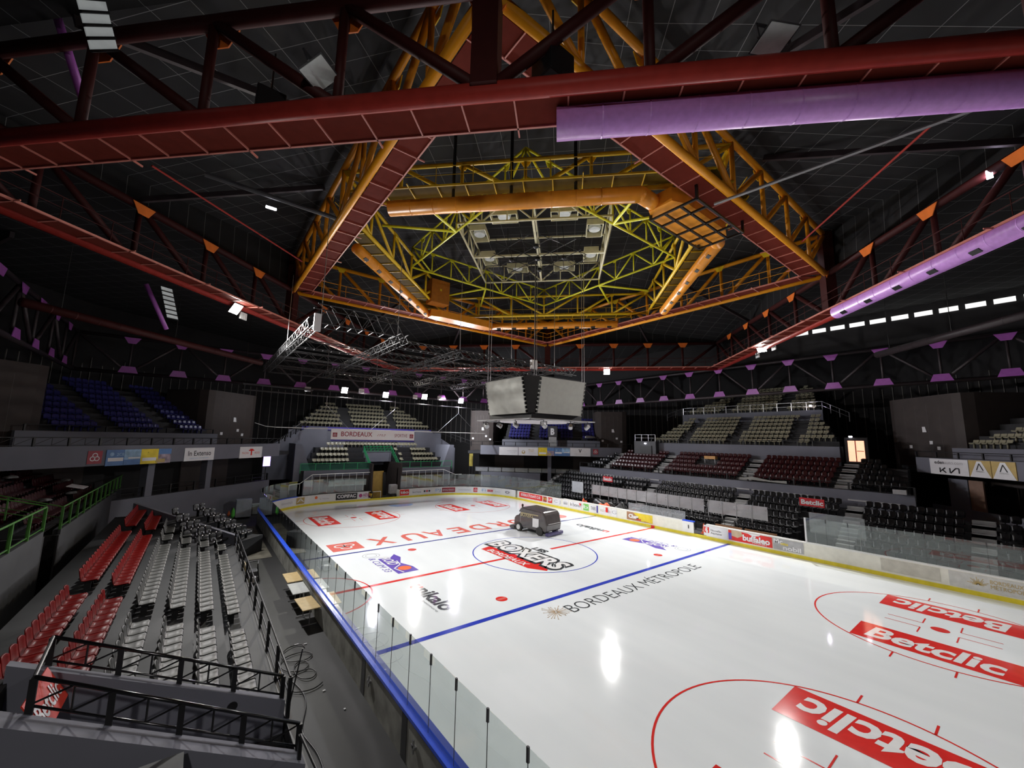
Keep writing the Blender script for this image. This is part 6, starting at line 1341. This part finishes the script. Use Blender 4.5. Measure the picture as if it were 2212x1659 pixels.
def small(lab, p, dim, m, name='small_lamp'): tag(MB().box(p[0] - dim[0] / 2, p[0] + dim[0] / 2, p[1] - dim[1] / 2, p[1] + dim[1] / 2, p[2] - dim[2] / 2, p[2] + dim[2] / 2).build(name, M[m], None, bevel=.01), lab, 'lamp')
small('lit white strip lamp under the roof left of the orange square', (-18.3, 1.0, 20.3), (.5, .12, .1), 'lamps'); small('pink lit lamp at the upper right edge on the red truss', (6.9, -23.0, 20.4), (.3, .2, .3), 'lampv'); small('small lit lamp at the right end of the orange square', (15.4, -12.6, 22.3), (.1, .1, .4), 'lamps')
small('small bright lamp on the parapet of the beige tribune', (35.9, -7.5, 12.65), (.12, .22, .16), 'lampv'); small('small lit emergency lamp over the dark doorway', (28.55, 9.8, 7.9), (.12, .25, .1), 'lamps'); small('small lit emergency lamp over the lit doorway', (28.95, -12.4, 8.98), (.1, .25, .12), 'lamps')
for i, (x, y, z) in enumerate(((-18.5, 11.5, 16.7), (21.0, -9.2, 17.0), (22.6, -7.2, 16.8))):
    t = thing('lamp_bank', 'small bank of pale unlit panels beside the ' + ['far left', 'right', 'right, lower,'][i] + ' blazing floodlight', 'lamp', (x, y, z), .8)
    MB().box(-.3, .3, .05, .09, -.05, .05).beam((0, .07, 0), (0, .07, .8), .05, .05, (1, 0, 0)).build('bracket', M['dgrey'], t)
    for k in range(4): MB().box(-.3 + .16 * k, -.18 + .16 * k, -.05, .05, -.25, .25).build('panel', M['lampoff'], t)
for i, (x, z) in enumerate(((-4.2, 13.95), (3.2, 13.75), (7.0, 13.9), (-10.5, 13.6))):
    t = thing('lamp_bank', 'white panel with an added fill spot among the far floodlights, ' + ordn(i).replace('nearest', 'first') + ' of four', 'lamp', (x, 29.5, z)); MB().box(-.32, .32, -.06, .06, -.28, .28).build('casing', M['sign_w'], t); MB().box(-.34, .34, -.08, -.06, -.05, -.02).build('louvre', M['dgrey'], t)
    ld = bpy.data.lights.new('spot', 'SPOT'); ld.energy = (800, 900, 400, 5500)[(3, 0, 1, 2)[i] if 0 else {0: 1, 1: 0, 2: 3, 3: 2}[i]]; ld.spot_size = math.radians(150); ld.spot_blend = .9; ld.shadow_soft_size = .3; ld.color = (.93, .95, 1); lo = bpy.data.objects.new('lamp_light', ld); C.objects.link(lo); lo.location = (x, 29.5, z - .4); lo.rotation_mode = 'QUATERNION'; lo.rotation_quaternion = (V({0: (0, 37, 5), 1: (8, 37, 5), 2: (27, 25, 7), 3: (-16, 35, 7)}[i]) - V((x, 29.5, z))).to_track_quat('-Z', 'Y')  # fill spots added at these unlit-looking panels to brighten the far end
tag(MB().box(-5.2, -3.2, 29.45, 29.55, 0, .01).build('x', M['black']), 'x', 'x') if 0 else None
tag(MB().path([(-17, 29.0, 12.95), (14, 29.0, 12.6)], .09, 8).path([(-17, 29.0, 13.6), (-10, 29.0, 13.5)], .12, 8).build('lamp_rail', M['dgrey']), 'long dark pipe rail under the far floodlights', 'rail')
t = thing('loudspeaker', 'black loudspeaker hanging behind the near red truss, left one', 'loudspeaker', (-19.4, -9.2, 18.4)); MB().box(-.4, .4, -.4, .4, -.4, .45).build('cabinet', M['black'], t, bevel=.04); MB().tube((0, 0, .45), (0, 0, 2), .03, 6).build('hanger', M['black'], t)
t = thing('loudspeaker', 'black loudspeaker hanging behind the near red truss, beside the central post', 'loudspeaker', (-13.4, -15.9, 18.2)); MB().box(-.45, .45, -.4, .4, -.4, .5).build('cabinet', M['black'], t, bevel=.04); MB().tube((0, 0, .5), (0, 0, 2), .03, 6).build('hanger', M['black'], t)
